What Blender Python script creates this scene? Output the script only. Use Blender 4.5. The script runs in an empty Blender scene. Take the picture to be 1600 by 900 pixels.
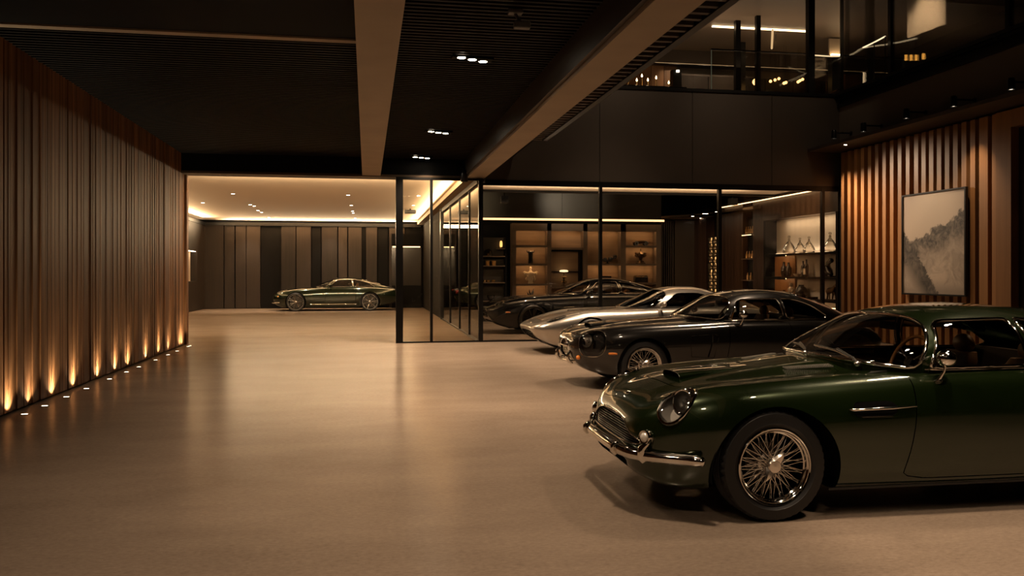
import bpy, bmesh, math, random
import numpy as np
from mathutils import Vector, Matrix

random.seed(7)
np.random.seed(7)
SC = bpy.context.scene
COL = SC.collection
PI = math.pi
R = math.radians

# ---------------------------------------------------------------- camera model
CAMZ, YAW, FPX, CU, CV = 1.57, R(9.9), 1300.0, 800.0, 426.0
cs_, sn_ = math.cos(YAW), math.sin(YAW)


def ray(u):
    return (u - CU) / FPX


def on_floor(u, v, z=0.0):
    Z = FPX * (CAMZ - z) / (v - CV)
    xc = ray(u) * Z
    return xc * cs_ + Z * sn_, -xc * sn_ + Z * cs_


def on_y(u, v, Y):
    t = ray(u)
    Z = Y / (cs_ - t * sn_)
    return t * Z * cs_ + Z * sn_, CAMZ + (CV - v) * Z / FPX


def on_x(u, v, X):
    t = ray(u)
    Z = X / (t * cs_ + sn_)
    return -t * Z * sn_ + Z * cs_, CAMZ + (CV - v) * Z / FPX


# ---------------------------------------------------------------- materials
MATS = {}


def nodes_of(name):
    m = bpy.data.materials.new(name)
    m.use_nodes = True
    nt = m.node_tree
    return m, nt, nt.nodes['Principled BSDF']


def pm(name, col, rough=0.5, metal=0.0, coat=0.0, coat_rough=0.03, spec=0.5, noise=0.0, nscale=8.0, bump=0.0, stretch=None, emit=None, estr=0.0):
    """principled material with optional procedural variation"""
    if name in MATS:
        return MATS[name]
    m, nt, b = nodes_of(name)
    b.inputs['Base Color'].default_value = (*col, 1)
    b.inputs['Roughness'].default_value = rough
    b.inputs['Metallic'].default_value = metal
    b.inputs['Coat Weight'].default_value = coat
    b.inputs['Coat Roughness'].default_value = coat_rough
    if name.startswith('paint'):
        b.inputs['Coat IOR'].default_value = 1.5 if ('black' in name or 'far' in name) else 1.55
    b.inputs['Specular IOR Level'].default_value = spec
    if emit:
        b.inputs['Emission Color'].default_value = (*emit, 1)
        b.inputs['Emission Strength'].default_value = estr
    if noise > 0 or bump > 0:
        tc = nt.nodes.new('ShaderNodeTexCoord')
        mp = nt.nodes.new('ShaderNodeMapping')
        if stretch:
            mp.inputs['Scale'].default_value = stretch
        nz = nt.nodes.new('ShaderNodeTexNoise')
        nz.inputs['Scale'].default_value = nscale
        nz.inputs['Detail'].default_value = 6
        nt.links.new(tc.outputs['Object'], mp.inputs['Vector'])
        nt.links.new(mp.outputs['Vector'], nz.inputs['Vector'])
        if noise > 0:
            mx = nt.nodes.new('ShaderNodeMix')
            mx.data_type = 'RGBA'
            mx.inputs[6].default_value = (*[c * (1 - noise) for c in col], 1)
            mx.inputs[7].default_value = (*[min(1, c * (1 + noise)) for c in col], 1)
            nt.links.new(nz.outputs['Fac'], mx.inputs[0])
            nt.links.new(mx.outputs[2], b.inputs['Base Color'])
        if bump > 0:
            bp = nt.nodes.new('ShaderNodeBump')
            bp.inputs['Strength'].default_value = bump
            bp.inputs['Distance'].default_value = 0.01
            nt.links.new(nz.outputs['Fac'], bp.inputs['Height'])
            nt.links.new(bp.outputs['Normal'], b.inputs['Normal'])
    MATS[name] = m
    return m


def emis(name, col, s):
    if name in MATS:
        return MATS[name]
    m = bpy.data.materials.new(name)
    m.use_nodes = True
    nt = m.node_tree
    nt.nodes.clear()
    o = nt.nodes.new('ShaderNodeOutputMaterial')
    e = nt.nodes.new('ShaderNodeEmission')
    e.inputs[0].default_value = (*col, 1)
    e.inputs[1].default_value = s
    nt.links.new(e.outputs[0], o.inputs[0])
    MATS[name] = m
    return m


def thin_glass(name, tint=(0.8, 0.8, 0.8), ior=1.45, gain=1.0, rough=0.0):
    """thin pane: tinted see-through with a Fresnel mirror"""
    if name in MATS:
        return MATS[name]
    m = bpy.data.materials.new(name)
    m.use_nodes = True
    nt = m.node_tree
    nt.nodes.clear()
    o = nt.nodes.new('ShaderNodeOutputMaterial')
    t = nt.nodes.new('ShaderNodeBsdfTransparent')
    t.inputs[0].default_value = (*tint, 1)
    g = nt.nodes.new('ShaderNodeBsdfGlossy')
    g.inputs['Roughness'].default_value = rough
    lw = nt.nodes.new('ShaderNodeFresnel')
    lw.inputs['IOR'].default_value = ior
    mu = nt.nodes.new('ShaderNodeMath')
    mu.operation = 'MULTIPLY'
    mu.inputs[1].default_value = gain
    mu.use_clamp = True
    mx = nt.nodes.new('ShaderNodeMixShader')
    nt.links.new(lw.outputs[0], mu.inputs[0])
    nt.links.new(mu.outputs[0], mx.inputs[0])
    nt.links.new(t.outputs[0], mx.inputs[1])
    nt.links.new(g.outputs[0], mx.inputs[2])
    nt.links.new(mx.outputs[0], o.inputs[0])
    MATS[name] = m
    return m


def wood_mat(name, c1, c2, rough=0.4, scale=1.0, axis='Z', gloss=0.5, attr=True):
    """straight-grained timber; tone of each board comes from the 'tone' attribute"""
    if name in MATS:
        return MATS[name]
    m, nt, b = nodes_of(name)
    L = nt.links.new
    tc = nt.nodes.new('ShaderNodeTexCoord')
    mp = nt.nodes.new('ShaderNodeMapping')
    s = [14 * scale] * 3
    s['XYZ'.index(axis)] = 0.5 * scale
    mp.inputs['Scale'].default_value = s
    nz = nt.nodes.new('ShaderNodeTexNoise')
    nz.inputs['Scale'].default_value = 1.0
    nz.inputs['Detail'].default_value = 8
    nz.inputs['Roughness'].default_value = 0.65
    nz.inputs['Distortion'].default_value = 0.6
    L(tc.outputs['Object'], mp.inputs['Vector'])
    cr = nt.nodes.new('ShaderNodeMix')
    cr.data_type = 'RGBA'
    cr.inputs[6].default_value = (*c1, 1)
    cr.inputs[7].default_value = (*c2, 1)
    if attr:
        at = nt.nodes.new('ShaderNodeAttribute')
        at.attribute_name = 'tone'
        ad = nt.nodes.new('ShaderNodeVectorMath')
        ad.operation = 'MULTIPLY_ADD'
        ad.inputs[1].default_value = (31, 17, 3)
        L(at.outputs['Color'], ad.inputs[0])
        L(mp.outputs['Vector'], ad.inputs[2])
        L(ad.outputs[0], nz.inputs['Vector'])
        m1 = nt.nodes.new('ShaderNodeMath')
        m1.operation = 'MULTIPLY_ADD'
        m1.inputs[1].default_value = 0.75
        L(at.outputs['Fac'], m1.inputs[0])
        m2 = nt.nodes.new('ShaderNodeMath')
        m2.operation = 'MULTIPLY_ADD'
        m2.inputs[1].default_value = 0.8
        m2.inputs[2].default_value = -0.28
        L(nz.outputs['Fac'], m2.inputs[0])
        L(m2.outputs[0], m1.inputs[2])
        m1.use_clamp = True
        L(m1.outputs[0], cr.inputs[0])
    else:
        L(mp.outputs['Vector'], nz.inputs['Vector'])
        L(nz.outputs['Fac'], cr.inputs[0])
    L(cr.outputs[2], b.inputs['Base Color'])
    b.inputs['Roughness'].default_value = rough
    b.inputs['Specular IOR Level'].default_value = gloss
    bp = nt.nodes.new('ShaderNodeBump')
    bp.inputs['Strength'].default_value = 0.12
    bp.inputs['Distance'].default_value = 0.004
    L(nz.outputs['Fac'], bp.inputs['Height'])
    L(bp.outputs['Normal'], b.inputs['Normal'])
    MATS[name] = m
    return m


# ---------------------------------------------------------------- mesh builder
class MB:
    def __init__(s):
        s.v, s.f, s.t = [], [], []
        s.tone = 0.5

    def add(s, vs, fs):
        b = len(s.v)
        s.v += [tuple(map(float, p)) for p in vs]
        s.f += [tuple(b + i for i in q) for q in fs]
        s.t += [s.tone] * len(fs)
        return s

    def box(s, x0, x1, y0, y1, z0, z1, bev=0.0):
        if bev > 0:
            bm = bmesh.new()
            bmesh.ops.create_cube(bm, size=1)
            for v in bm.verts:
                v.co = (x0 + (v.co.x + .5) * (x1 - x0), y0 + (v.co.y + .5) * (y1 - y0), z0 + (v.co.z + .5) * (z1 - z0))
            bmesh.ops.bevel(bm, geom=list(bm.edges), offset=bev, segments=2, affect='EDGES', profile=0.5)
            s.from_bm(bm)
            return s
        s.add([(x0, y0, z0), (x1, y0, z0), (x1, y1, z0), (x0, y1, z0), (x0, y0, z1), (x1, y0, z1), (x1, y1, z1), (x0, y1, z1)],
              [(0, 3, 2, 1), (4, 5, 6, 7), (0, 1, 5, 4), (1, 2, 6, 5), (2, 3, 7, 6), (3, 0, 4, 7)])
        return s

    def from_bm(s, bm, M=None):
        bm.verts.index_update()
        s.add([(M @ v.co if M else v.co)[:] for v in bm.verts], [[v.index for v in f.verts] for f in bm.faces])
        bm.free()
        return s

    def tube(s, path, r, closed=False, n=8, cap=True, flat=None):
        """sweep a ring along path; r number or list; flat = (normal scale) squash along z"""
        P = [Vector(p) for p in path]
        m = len(P)
        rs = r if isinstance(r, (list, tuple)) else [r] * m
        T = []
        for i in range(m):
            a = P[(i - 1) % m] if (closed or i > 0) else P[i]
            b = P[(i + 1) % m] if (closed or i < m - 1) else P[i]
            d = b - a
            T.append(d.normalized() if d.length > 1e-9 else Vector((1, 0, 0)))
        up = Vector((0, 0, 1)) if abs(T[0].z) < 0.9 else Vector((0, 1, 0))
        N = (up - T[0] * up.dot(T[0])).normalized()
        vs, fs = [], []
        for i in range(m):
            N = (N - T[i] * N.dot(T[i]))
            N = N.normalized() if N.length > 1e-9 else Vector((0, 1, 0))
            B = T[i].cross(N)
            for k in range(n):
                a = 2 * PI * k / n
                o = N * math.cos(a) * rs[i] + B * math.sin(a) * rs[i]
                if flat:
                    o = Vector((o.x * flat[0], o.y * flat[1], o.z * flat[2]))
                vs.append((P[i] + o)[:])
        for i in range(m if closed else m - 1):
            j = (i + 1) % m
            for k in range(n):
                l = (k + 1) % n
                fs.append((i * n + k, i * n + l, j * n + l, j * n + k))
        if cap and not closed:
            fs.append(tuple(range(n))[::-1])
            fs.append(tuple((m - 1) * n + k for k in range(n)))
        return s.add(vs, fs)

    def bar(s, a, b, r, n=8):
        return s.tube([a, b], r, n=n)

    def lathe(s, prof, n=24, c=(0, 0, 0), axis='z', closed=False, a0=0.0, a1=2 * PI):
        """prof: list of (radius, height) along the axis"""
        full = abs(a1 - a0 - 2 * PI) < 1e-6
        vs, fs = [], []
        na = n if full else n + 1
        for i in range(na):
            a = a0 + (a1 - a0) * i / n
            ca, sa = math.cos(a), math.sin(a)
            for r, h in prof:
                if axis == 'z':
                    p = (r * ca, r * sa, h)
                elif axis == 'y':
                    p = (r * ca, h, r * sa)
                else:
                    p = (h, r * ca, r * sa)
                vs.append((p[0] + c[0], p[1] + c[1], p[2] + c[2]))
        m = len(prof)
        for i in range(n):
            j = (i + 1) % na
            for k in range(m if closed else m - 1):
                l = (k + 1) % m
                fs.append((i * m + k, j * m + k, j * m + l, i * m + l))
        return s.add(vs, fs)

    def sphere(s, c, r, n=12, sc=(1, 1, 1), M=None):
        bm = bmesh.new()
        bmesh.ops.create_uvsphere(bm, u_segments=n * 2, v_segments=n, radius=r)
        for v in bm.verts:
            q = Vector((v.co.x * sc[0], v.co.y * sc[1], v.co.z * sc[2]))
            if M:
                q = M @ q
            v.co = q + Vector(c)
        return s.from_bm(bm)

    def grid(s, rows, wrap=False):
        n, m = len(rows), len(rows[0])
        vs = [p for r in rows for p in r]
        fs = []
        for i in range(n - 1):
            for j in range(m if wrap else m - 1):
                k = (j + 1) % m
                fs.append((i * m + j, i * m + k, (i + 1) * m + k, (i + 1) * m + j))
        return s.add(vs, fs)

    def prism(s, poly, a, b, axis='y'):
        """extrude a 2D polygon between a and b along an axis"""
        n = len(poly)

        def P(p, h):
            return {'y': (p[0], h, p[1]), 'x': (h, p[0], p[1]), 'z': (p[0], p[1], h)}[axis]
        vs = [P(p, a) for p in poly] + [P(p, b) for p in poly]
        fs = [tuple(range(n))[::-1], tuple(range(n, 2 * n))] + [(i, (i + 1) % n, n + (i + 1) % n, n + i) for i in range(n)]
        return s.add(vs, fs)

    def xf(s, M, start=0):
        for i in range(start, len(s.v)):
            s.v[i] = (M @ Vector(s.v[i]))[:]
        return s

    def build(s, name, mat, parent=None, smooth=None, kind=None, loc=None):
        me = bpy.data.meshes.new(name)
        me.from_pydata(s.v, [], s.f)
        bm = bmesh.new()
        bm.from_mesh(me)
        bmesh.ops.recalc_face_normals(bm, faces=bm.faces)
        bm.to_mesh(me)
        bm.free()
        if set(s.t) != {.5}:
            at = me.attributes.new('tone', 'FLOAT', 'FACE')
            at.data.foreach_set('value', s.t)
        me.materials.append(mat)
        if smooth:
            me.polygons.foreach_set('use_smooth', [True] * len(me.polygons))
            if smooth < 180:
                me.set_sharp_from_angle(angle=R(smooth))
        o = bpy.data.objects.new(name, me)
        COL.objects.link(o)
        if parent:
            o.parent = parent
        if kind:
            o['kind'] = kind
        if loc:
            o.location = loc
        return o


def raw_build(V, F, name, mat, parent=None, smooth=None):
    """numpy vertices + face list, unused vertices dropped"""
    used = sorted({i for f in F for i in f})
    if not used:
        return None
    mp = {u: k for k, u in enumerate(used)}
    b = MB()
    b.v = [tuple(map(float, V[u])) for u in used]
    b.f = [tuple(mp[i] for i in f) for f in F]
    b.t = [0.5] * len(b.f)
    return b.build(name, mat, parent, smooth)


def thing(name, label, cat, loc=(0, 0, 0), rotz=0.0, group=None):
    o = bpy.data.objects.new(name, None)
    COL.objects.link(o)
    o.empty_display_size = 0.1
    o.location = loc
    o.rotation_euler = (0, 0, rotz)
    o['label'] = label
    o['category'] = cat
    if group:
        o['group'] = group
    return o


def tag(o, label, cat, group=None):
    o['label'] = label
    o['category'] = cat
    if group:
        o['group'] = group
    return o


def dup(root, loc, label, rotz=None, group=None, scale=None):
    r = root.copy()
    COL.objects.link(r)
    r.location = loc
    if rotz is not None:
        r.rotation_euler = (0, 0, rotz)
    if scale:
        r.scale = (scale,) * 3 if not isinstance(scale, (tuple, list)) else scale
    r['label'] = label
    if group:
        r['group'] = group
    for ch in list(root.children):
        c = ch.copy()
        COL.objects.link(c)
        c.parent = r
        for g in list(ch.children):
            d = g.copy()
            COL.objects.link(d)
            d.parent = c
    return r


def spot(name, loc, target, watts, angle=60, blend=0.6, col=(1, .72, .42), radius=0.03):
    l = bpy.data.lights.new(name, 'SPOT')
    l.energy = watts
    l.spot_size = R(angle)
    l.spot_blend = blend
    l.color = col
    l.shadow_soft_size = radius
    o = bpy.data.objects.new(name, l)
    COL.objects.link(o)
    o.location = loc
    d = Vector(target) - Vector(loc)
    o.rotation_euler = d.to_track_quat('-Z', 'Y').to_euler()
    return o


def area(name, loc, size, watts, rot=(0, 0, 0), col=(1, .72, .42), spread=180):
    l = bpy.data.lights.new(name, 'AREA')
    l.energy = watts
    l.shape = 'RECTANGLE'
    l.size, l.size_y = size
    l.color = col
    l.spread = R(spread)
    o = bpy.data.objects.new(name, l)
    COL.objects.link(o)
    o.location = loc
    o.rotation_euler = rot
    return o


def point(name, loc, watts, col=(1, .7, .4), radius=0.03):
    l = bpy.data.lights.new(name, 'POINT')
    l.energy = watts
    l.color = col
    l.shadow_soft_size = radius
    o = bpy.data.objects.new(name, l)
    COL.objects.link(o)
    o.location = loc
    return o


# ---------------------------------------------------------------- curves and implicit cuts
def catmull(P, per=6, closed=False):
    """centripetal-ish Catmull-Rom through rows of numbers"""
    P = np.asarray(P, float)
    n = len(P)
    out = []
    rng = range(n) if closed else range(n - 1)
    for i in rng:
        p1, p2 = P[i], P[(i + 1) % n]
        p0 = P[(i - 1) % n] if (closed or i > 0) else 2 * p1 - p2
        p3 = P[(i + 2) % n] if (closed or i < n - 2) else 2 * p2 - p1
        d1 = max(np.linalg.norm(p1 - p0), 1e-6) ** .5
        d2 = max(np.linalg.norm(p2 - p1), 1e-6) ** .5
        d3 = max(np.linalg.norm(p3 - p2), 1e-6) ** .5
        m1 = (p1 - p0) / d1 - (p2 - p0) / (d1 + d2) + (p2 - p1) / d2
        m2 = (p2 - p1) / d2 - (p3 - p1) / (d2 + d3) + (p3 - p2) / d3
        m1, m2 = m1 * d2, m2 * d2
        for k in range(per):
            t = k / per
            h = (2 * t ** 3 - 3 * t ** 2 + 1, t ** 3 - 2 * t ** 2 + t, -2 * t ** 3 + 3 * t ** 2, t ** 3 - t ** 2)
            out.append(h[0] * p1 + h[1] * m1 + h[2] * p2 + h[3] * m2)
    if not closed:
        out.append(P[-1])
    return np.array(out)


def pchip(xs, ys):
    xs, ys = np.asarray(xs, float), np.asarray(ys, float)
    h = np.diff(xs)
    d = np.diff(ys) / h
    m = np.zeros_like(ys)
    m[0], m[-1] = d[0], d[-1]
    for i in range(1, len(xs) - 1):
        if d[i - 1] * d[i] > 0:
            w1, w2 = 2 * h[i] + h[i - 1], h[i] + 2 * h[i - 1]
            m[i] = (w1 + w2) / (w1 / d[i - 1] + w2 / d[i])

    def f(x):
        x = np.clip(np.asarray(x, float), xs[0], xs[-1])
        i = np.clip(np.searchsorted(xs, x, 'right') - 1, 0, len(xs) - 2)
        t = (x - xs[i]) / h[i]
        return (2 * t ** 3 - 3 * t ** 2 + 1) * ys[i] + (t ** 3 - 2 * t ** 2 + t) * h[i] * m[i] + (-2 * t ** 3 + 3 * t ** 2) * ys[i + 1] + (t ** 3 - t ** 2) * h[i] * m[i + 1]
    return f


def sd_poly(p, poly):
    """signed distance (negative inside) of Nx2 points to a closed polygon"""
    poly = np.asarray(poly, float)
    a, b = poly, np.roll(poly, -1, 0)
    d = np.full(len(p), 1e9)
    s = np.ones(len(p))
    for i in range(len(a)):
        e = b[i] - a[i]
        w = p - a[i]
        t = np.clip((w @ e) / (e @ e + 1e-12), 0, 1)
        q = w - t[:, None] * e
        d = np.minimum(d, (q ** 2).sum(1))
        c1 = p[:, 1] >= a[i, 1]
        c2 = p[:, 1] < b[i, 1]
        c3 = e[0] * w[:, 1] > e[1] * w[:, 0]
        flip = (c1 & c2 & c3) | (~c1 & ~c2 & ~c3)
        s = np.where(flip, -s, s)
    return s * np.sqrt(d)


def round_poly(P, r, n=5):
    """round the corners of a polygon"""
    P = [Vector((p[0], p[1])) for p in P]
    out = []
    m = len(P)
    for i in range(m):
        a, b, c = P[i - 1], P[i], P[(i + 1) % m]
        ri = r[i] if isinstance(r, (list, tuple)) else r
        d1, d2 = (a - b), (c - b)
        l = min(ri, d1.length * .48, d2.length * .48)
        if l < 1e-5:
            out.append(b[:])
            continue
        p, q = b + d1.normalized() * l, b + d2.normalized() * l
        for k in range(n + 1):
            t = k / n
            out.append(((1 - t) ** 2 * p + 2 * t * (1 - t) * b + t * t * q)[:])
    return out


def split(V, F, fun):
    """cut a polygon soup by fun(V): returns V, faces where fun>0, faces where fun<0"""
    V = np.asarray(V, float)
    val = fun(V)
    val = np.where(np.abs(val) < 1e-7, 1e-7, val)
    pos = val > 0
    A, B, mixed = [], [], []
    for f in F:
        k = sum(bool(pos[i]) for i in f)
        if k == len(f):
            A.append(f)
        elif k == 0:
            B.append(f)
        else:
            mixed.append(f)
    if not mixed:
        return V, A, B
    ed = {}
    for f in mixed:
        for i in range(len(f)):
            a, b = f[i], f[(i + 1) % len(f)]
            if pos[a] != pos[b]:
                ed[(min(a, b), max(a, b))] = 0
    keys = list(ed)
    ia = np.array([k[0] for k in keys])
    ib = np.array([k[1] for k in keys])
    sw = pos[ia]
    p = np.where(sw[:, None], V[ia], V[ib])
    q = np.where(sw[:, None], V[ib], V[ia])
    lo, hi = np.zeros(len(keys)), np.ones(len(keys))
    for _ in range(14):
        mid = (lo + hi) / 2
        fv = fun(p + (q - p) * mid[:, None])
        lo = np.where(fv > 0, mid, lo)
        hi = np.where(fv > 0, hi, mid)
    newv = p + (q - p) * ((lo + hi) / 2)[:, None]
    base = len(V)
    for k, key in enumerate(keys):
        ed[key] = base + k
    V = np.vstack([V, newv])
    for f in mixed:
        fa, fb = [], []
        for i in range(len(f)):
            a, b = f[i], f[(i + 1) % len(f)]
            (fa if pos[a] else fb).append(a)
            if pos[a] != pos[b]:
                e = ed[(min(a, b), max(a, b))]
                fa.append(e)
                fb.append(e)
        if len(fa) > 2:
            A.append(tuple(fa))
        if len(fb) > 2:
            B.append(tuple(fb))
    return V, A, B


def loops_of(F):
    """ordered boundary loops of a face list"""
    cnt = {}
    for f in F:
        for i in range(len(f)):
            a, b = f[i], f[(i + 1) % len(f)]
            k = (min(a, b), max(a, b))
            cnt.setdefault(k, []).append((a, b))
    nxt = {}
    for k, v in cnt.items():
        if len(v) == 1:
            nxt.setdefault(v[0][0], []).append(v[0][1])
    out = []
    while nxt:
        s = next(iter(nxt))
        lp = [s]
        cur = s
        while cur in nxt:
            n = nxt[cur].pop()
            if not nxt[cur]:
                del nxt[cur]
            if n == s:
                break
            lp.append(n)
            cur = n
        if len(lp) > 4:
            out.append(lp)
    return out


def loop_tube(mb, V, loop, r, n=6, keep=None, flat=None):
    """bead along a boundary loop, thinned to even spacing"""
    P = [V[i] for i in loop]
    Q = [P[0]]
    for p in P[1:]:
        if np.linalg.norm(p - Q[-1]) > 0.008:
            Q.append(p)
    if keep:
        run, runs = [], []
        for p in Q + Q[:1]:
            if keep(p):
                run.append(p)
            else:
                if len(run) > 2:
                    runs.append(run)
                run = []
        if len(run) > 2:
            if runs and keep(Q[0]) and len(runs) > 0:
                runs[0] = run[:-1] + runs[0]
            else:
                runs.append(run)
        for q in runs:
            mb.tube(q, r, n=n)
    else:
        mb.tube(Q, r, closed=True, n=n)
    return mb


def flange(mb, V, loop, off, scale=None):
    """a strip from a boundary loop pushed by off (vector or function)"""
    P = [Vector(V[i]) for i in loop]
    Q = [p + (Vector(off(p)) if callable(off) else Vector(off)) for p in P]
    n = len(P)
    mb.add([p[:] for p in P] + [q[:] for q in Q], [(i, (i + 1) % n, n + (i + 1) % n, n + i) for i in range(n)])
    return mb
# ================================================================ cars
CHROME = pm('chrome', (.80, .76, .70), .07, 1.0)
SATIN = pm('satin_chrome', (.74, .70, .64), .24, 1.0)
BLACKTRIM = pm('black_trim', (.008, .008, .008), .35)
RUBBER = pm('tyre_rubber', (.0065, .006, .0058), .5, noise=.25, nscale=40, bump=.08)
WELL = pm('wheel_well', (.003, .003, .003), .9, spec=.05)
CAR_GLASS = thin_glass('car_glass', (.74, .72, .67), 1.5, 1.1)
CAR_GLASS_DARK = thin_glass('car_glass_dark', (.34, .32, .29), 1.5, 1.25)
LENS_GLASS = thin_glass('lamp_glass', (.92, .92, .92), 1.5, 1.2)
AMBER = pm('amber_lens', (.75, .22, .03), .12, coat=1)
TAN = pm('tan_leather', (.30, .15, .06), .45, noise=.15, nscale=25, bump=.1)
DARKLEATHER = pm('dark_leather', (.035, .022, .016), .45, noise=.2, nscale=25, bump=.1)
WHEELWOOD = pm('wheel_rim_wood', (.34, .15, .05), .25, coat=1)
ALLOY = pm('alloy', (.42, .40, .37), .22, 1.0)
ALLOYDARK = pm('dark_alloy', (.10, .095, .09), .25, 1.0)


def smin(a, b, k):
    h = np.clip(.5 + .5 * (b - a) / k, 0, 1)
    return b * (1 - h) + a * h - k * h * (1 - h)


def wire_wheel(root, loc, flip, r=.345, rim=.232, det=1, w=.19):
    """tyre mesh with rim, spokes and knock-off hub nut; the outside faces -y"""
    hw = w / 2
    b = MB()
    prof = [(rim, -hw + .022), (rim + .014, -hw + .006), (rim + .03, -hw + .001), (rim + .033, -hw - .002), (rim + .037, -hw), ((r + rim) / 2 + .01, -hw - .003), (r - .026, -hw + .003),
            (r - .018, -hw + .004), (r - .015, -hw + .010), (r - .005, -hw + .022), (r, -hw + .036)]
    for g in (-.045, -.018, .009, .036):
        prof += [(r, g - .007 + .0045), (r - .007, g + .0045 - .004), (r - .007, g + .0045 + .004), (r, g + .007 + .0045)]
    prof += [(r, hw - .036), (r - .006, hw - .02), (r - .03, hw), ((r + rim) / 2, hw + .002), (rim + .01, hw - .006), (rim, hw - .022)]
    n = 144 if det > 1 else 64
    st = len(b.v)
    b.lathe(prof, n, axis='y', closed=True)
    m = len(prof)
    for i in range(n):                       # sipes on the shoulder blocks
        if i % 3 == 0:
            for k in (9, 10):
                x, y, z = b.v[st + i * m + k]
                s = 1 - .010 / r
                b.v[st + i * m + k] = (x * s, y, z * s)
    t = b.build('wheel', RUBBER, root, smooth=40)
    t['label'] = 'black tyre on a polished wire wheel'
    b = MB()
    b.lathe([(rim - .004, -hw + .030), (rim + .003, -hw + .012), (rim + .006, -hw + .003), (rim + .001, -hw - .002), (rim - .006, -hw + .002), (rim - .010, -hw + .012), (rim - .018, -hw + .018), (rim - .022, -hw + .034),
             (rim - .030, -hw + .040), (rim - .032, -.01), (rim - .040, .01), (rim - .042, .05), (rim - .01, hw - .02), (rim + .004, hw - .02)], 72 if det > 1 else 40, axis='y')
    b.build('rim', CHROME, t, smooth=35)
    b = MB()
    N = 40 if det > 1 else 20
    for k in range(N):
        a = 2 * PI * k / N
        sg = 1 if k % 2 else -1
        for (ri, yi, ro, yo, da) in ((.040, -.070, rim - .026, -.040, .52), (.052, .012, rim - .031, -.016, -.42)):
            a1 = a + sg * da
            b.tube([(ri * math.cos(a), yi, ri * math.sin(a)), (ro * math.cos(a1), yo, ro * math.sin(a1))], .0023 if det > 1 else .0032, n=5, cap=False)
            if det > 1:
                b.sphere((ro * math.cos(a1), yo, ro * math.sin(a1)), .0052, 3)
    b.build('spokes', SATIN, t, smooth=60)
    b = MB()
    b.lathe([(.0, .03), (.060, .03), (.060, .008), (.046, .0), (.036, -.03), (.042, -.066), (.046, -.074), (.050, -.082), (.046, -.088), (.045, -.104), (.038, -.111), (.0, -.113)], 32, axis='y')
    for s in (1, -1):                        # the two ears
        u = Vector((math.cos(.95), 0, math.sin(.95))) * s
        p = Vector((-u.z, 0, u.x))
        rows = []
        for q, wd, y0 in ((.030, .040, -.104), (.062, .028, -.110), (.088, .014, -.112), (.106, .005, -.108)):
            c = u * q
            rows.append([(c + p * wd + Vector((0, y0 + .012, 0)))[:], (c + p * wd * .5 + Vector((0, y0 - .004, 0)))[:], (c - p * wd * .5 + Vector((0, y0 - .004, 0)))[:], (c - p * wd + Vector((0, y0 + .012, 0)))[:]])
        b.grid(rows, wrap=True)
    b.build('hub_nut', SATIN, t, smooth=40)
    b = MB()
    b.lathe([(0, .035), (.13, .035), (.13, .047), (0, .047)], 32, axis='y')
    b.build('brake_disc', pm('brake_iron', (.05, .045, .04), .5, .8), t, smooth=30)
    t.location = loc
    if flip:
        t.rotation_euler = (0, 0, PI)
    return t


def alloy_wheel(root, loc, flip, r=.34, rim=.245, n=10, mat=None, w=.22):
    hw = w / 2
    b = MB()
    b.lathe([(rim, -hw + .015), (rim + .02, -hw), (r - .03, -hw - .002), (r - .008, -hw + .015), (r, -hw + .035), (r, hw - .035), (r - .02, hw), (rim, hw - .01)], 56, axis='y', closed=True)
    t = b.build('wheel', RUBBER, root, smooth=40)
    mat = mat or ALLOY
    b = MB()
    b.lathe([(rim + .003, -hw + .012), (rim + .004, -hw + .004), (rim - .008, -hw + .004), (rim - .016, -hw + .02), (rim - .024, .03), (rim, hw - .02)], 48, axis='y')
    b.build('rim', mat, t, smooth=35)
    b = MB()
    for k in range(n):
        for dz in (-.13, .13):
            a0 = 2 * PI * k / n
            a1 = a0 + dz
            p = Vector((.045 * math.cos(a0), -hw + .045, .045 * math.sin(a0)))
            q = Vector(((rim - .01) * math.cos(a1), -hw + .022, (rim - .01) * math.sin(a1)))
            b.tube([p, (p + q) / 2 + Vector((0, -.004, 0)), q], [.014, .010, .012], n=6)
    b.lathe([(0, -hw + .025), (.035, -hw + .025), (.055, -hw + .035), (.06, .0), (0, .0)], 24, axis='y')
    b.build('spokes', mat, t, smooth=40)
    b = MB()
    b.lathe([(0, .02), (rim - .05, .02), (rim - .05, .04), (0, .04)], 32, axis='y')
    b.build('brake_disc', pm('brake_iron', (.05, .045, .04), .5, .8), t, smooth=30)
    t.location = loc
    if flip:
        t.rotation_euler = (0, 0, PI)
    return t


def body_surface(rows, per=6, ring=5):
    """rows: x, zt, zf, yf, W, zm, zs, ws, valley"""
    rows = catmull(rows, per)
    out = []
    for (x, zt, zf, yf, W, zm, zs, ws, vd) in rows:
        zv = .5 * (zt + zf) - vd
        P = [(0, zt), (.33 * yf, zt - .004), (.68 * yf, zv), (yf, zf), (yf + (W - yf) * .60, zf - (zf - zm) * .17), (yf + (W - yf) * .90, zf - (zf - zm) * .52), (W, zm),
             (ws + (W - ws) * .62, zm - (zm - zs) * .58), (ws, zs + (zm - zs) * .06), (ws - .03, zs), (0, zs)]
        half = catmull(P, ring)
        pts = [(x, -y, z) for y, z in half] + [(x, y, z) for y, z in half[-2:0:-1]]
        out.append(pts)
    n, m = len(out), len(out[0])
    V = np.array([p for r in out for p in r])
    F = [(i * m + j, i * m + (j + 1) % m, (i + 1) * m + (j + 1) % m, (i + 1) * m + j) for i in range(n - 1) for j in range(m)]
    return V, F


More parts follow.
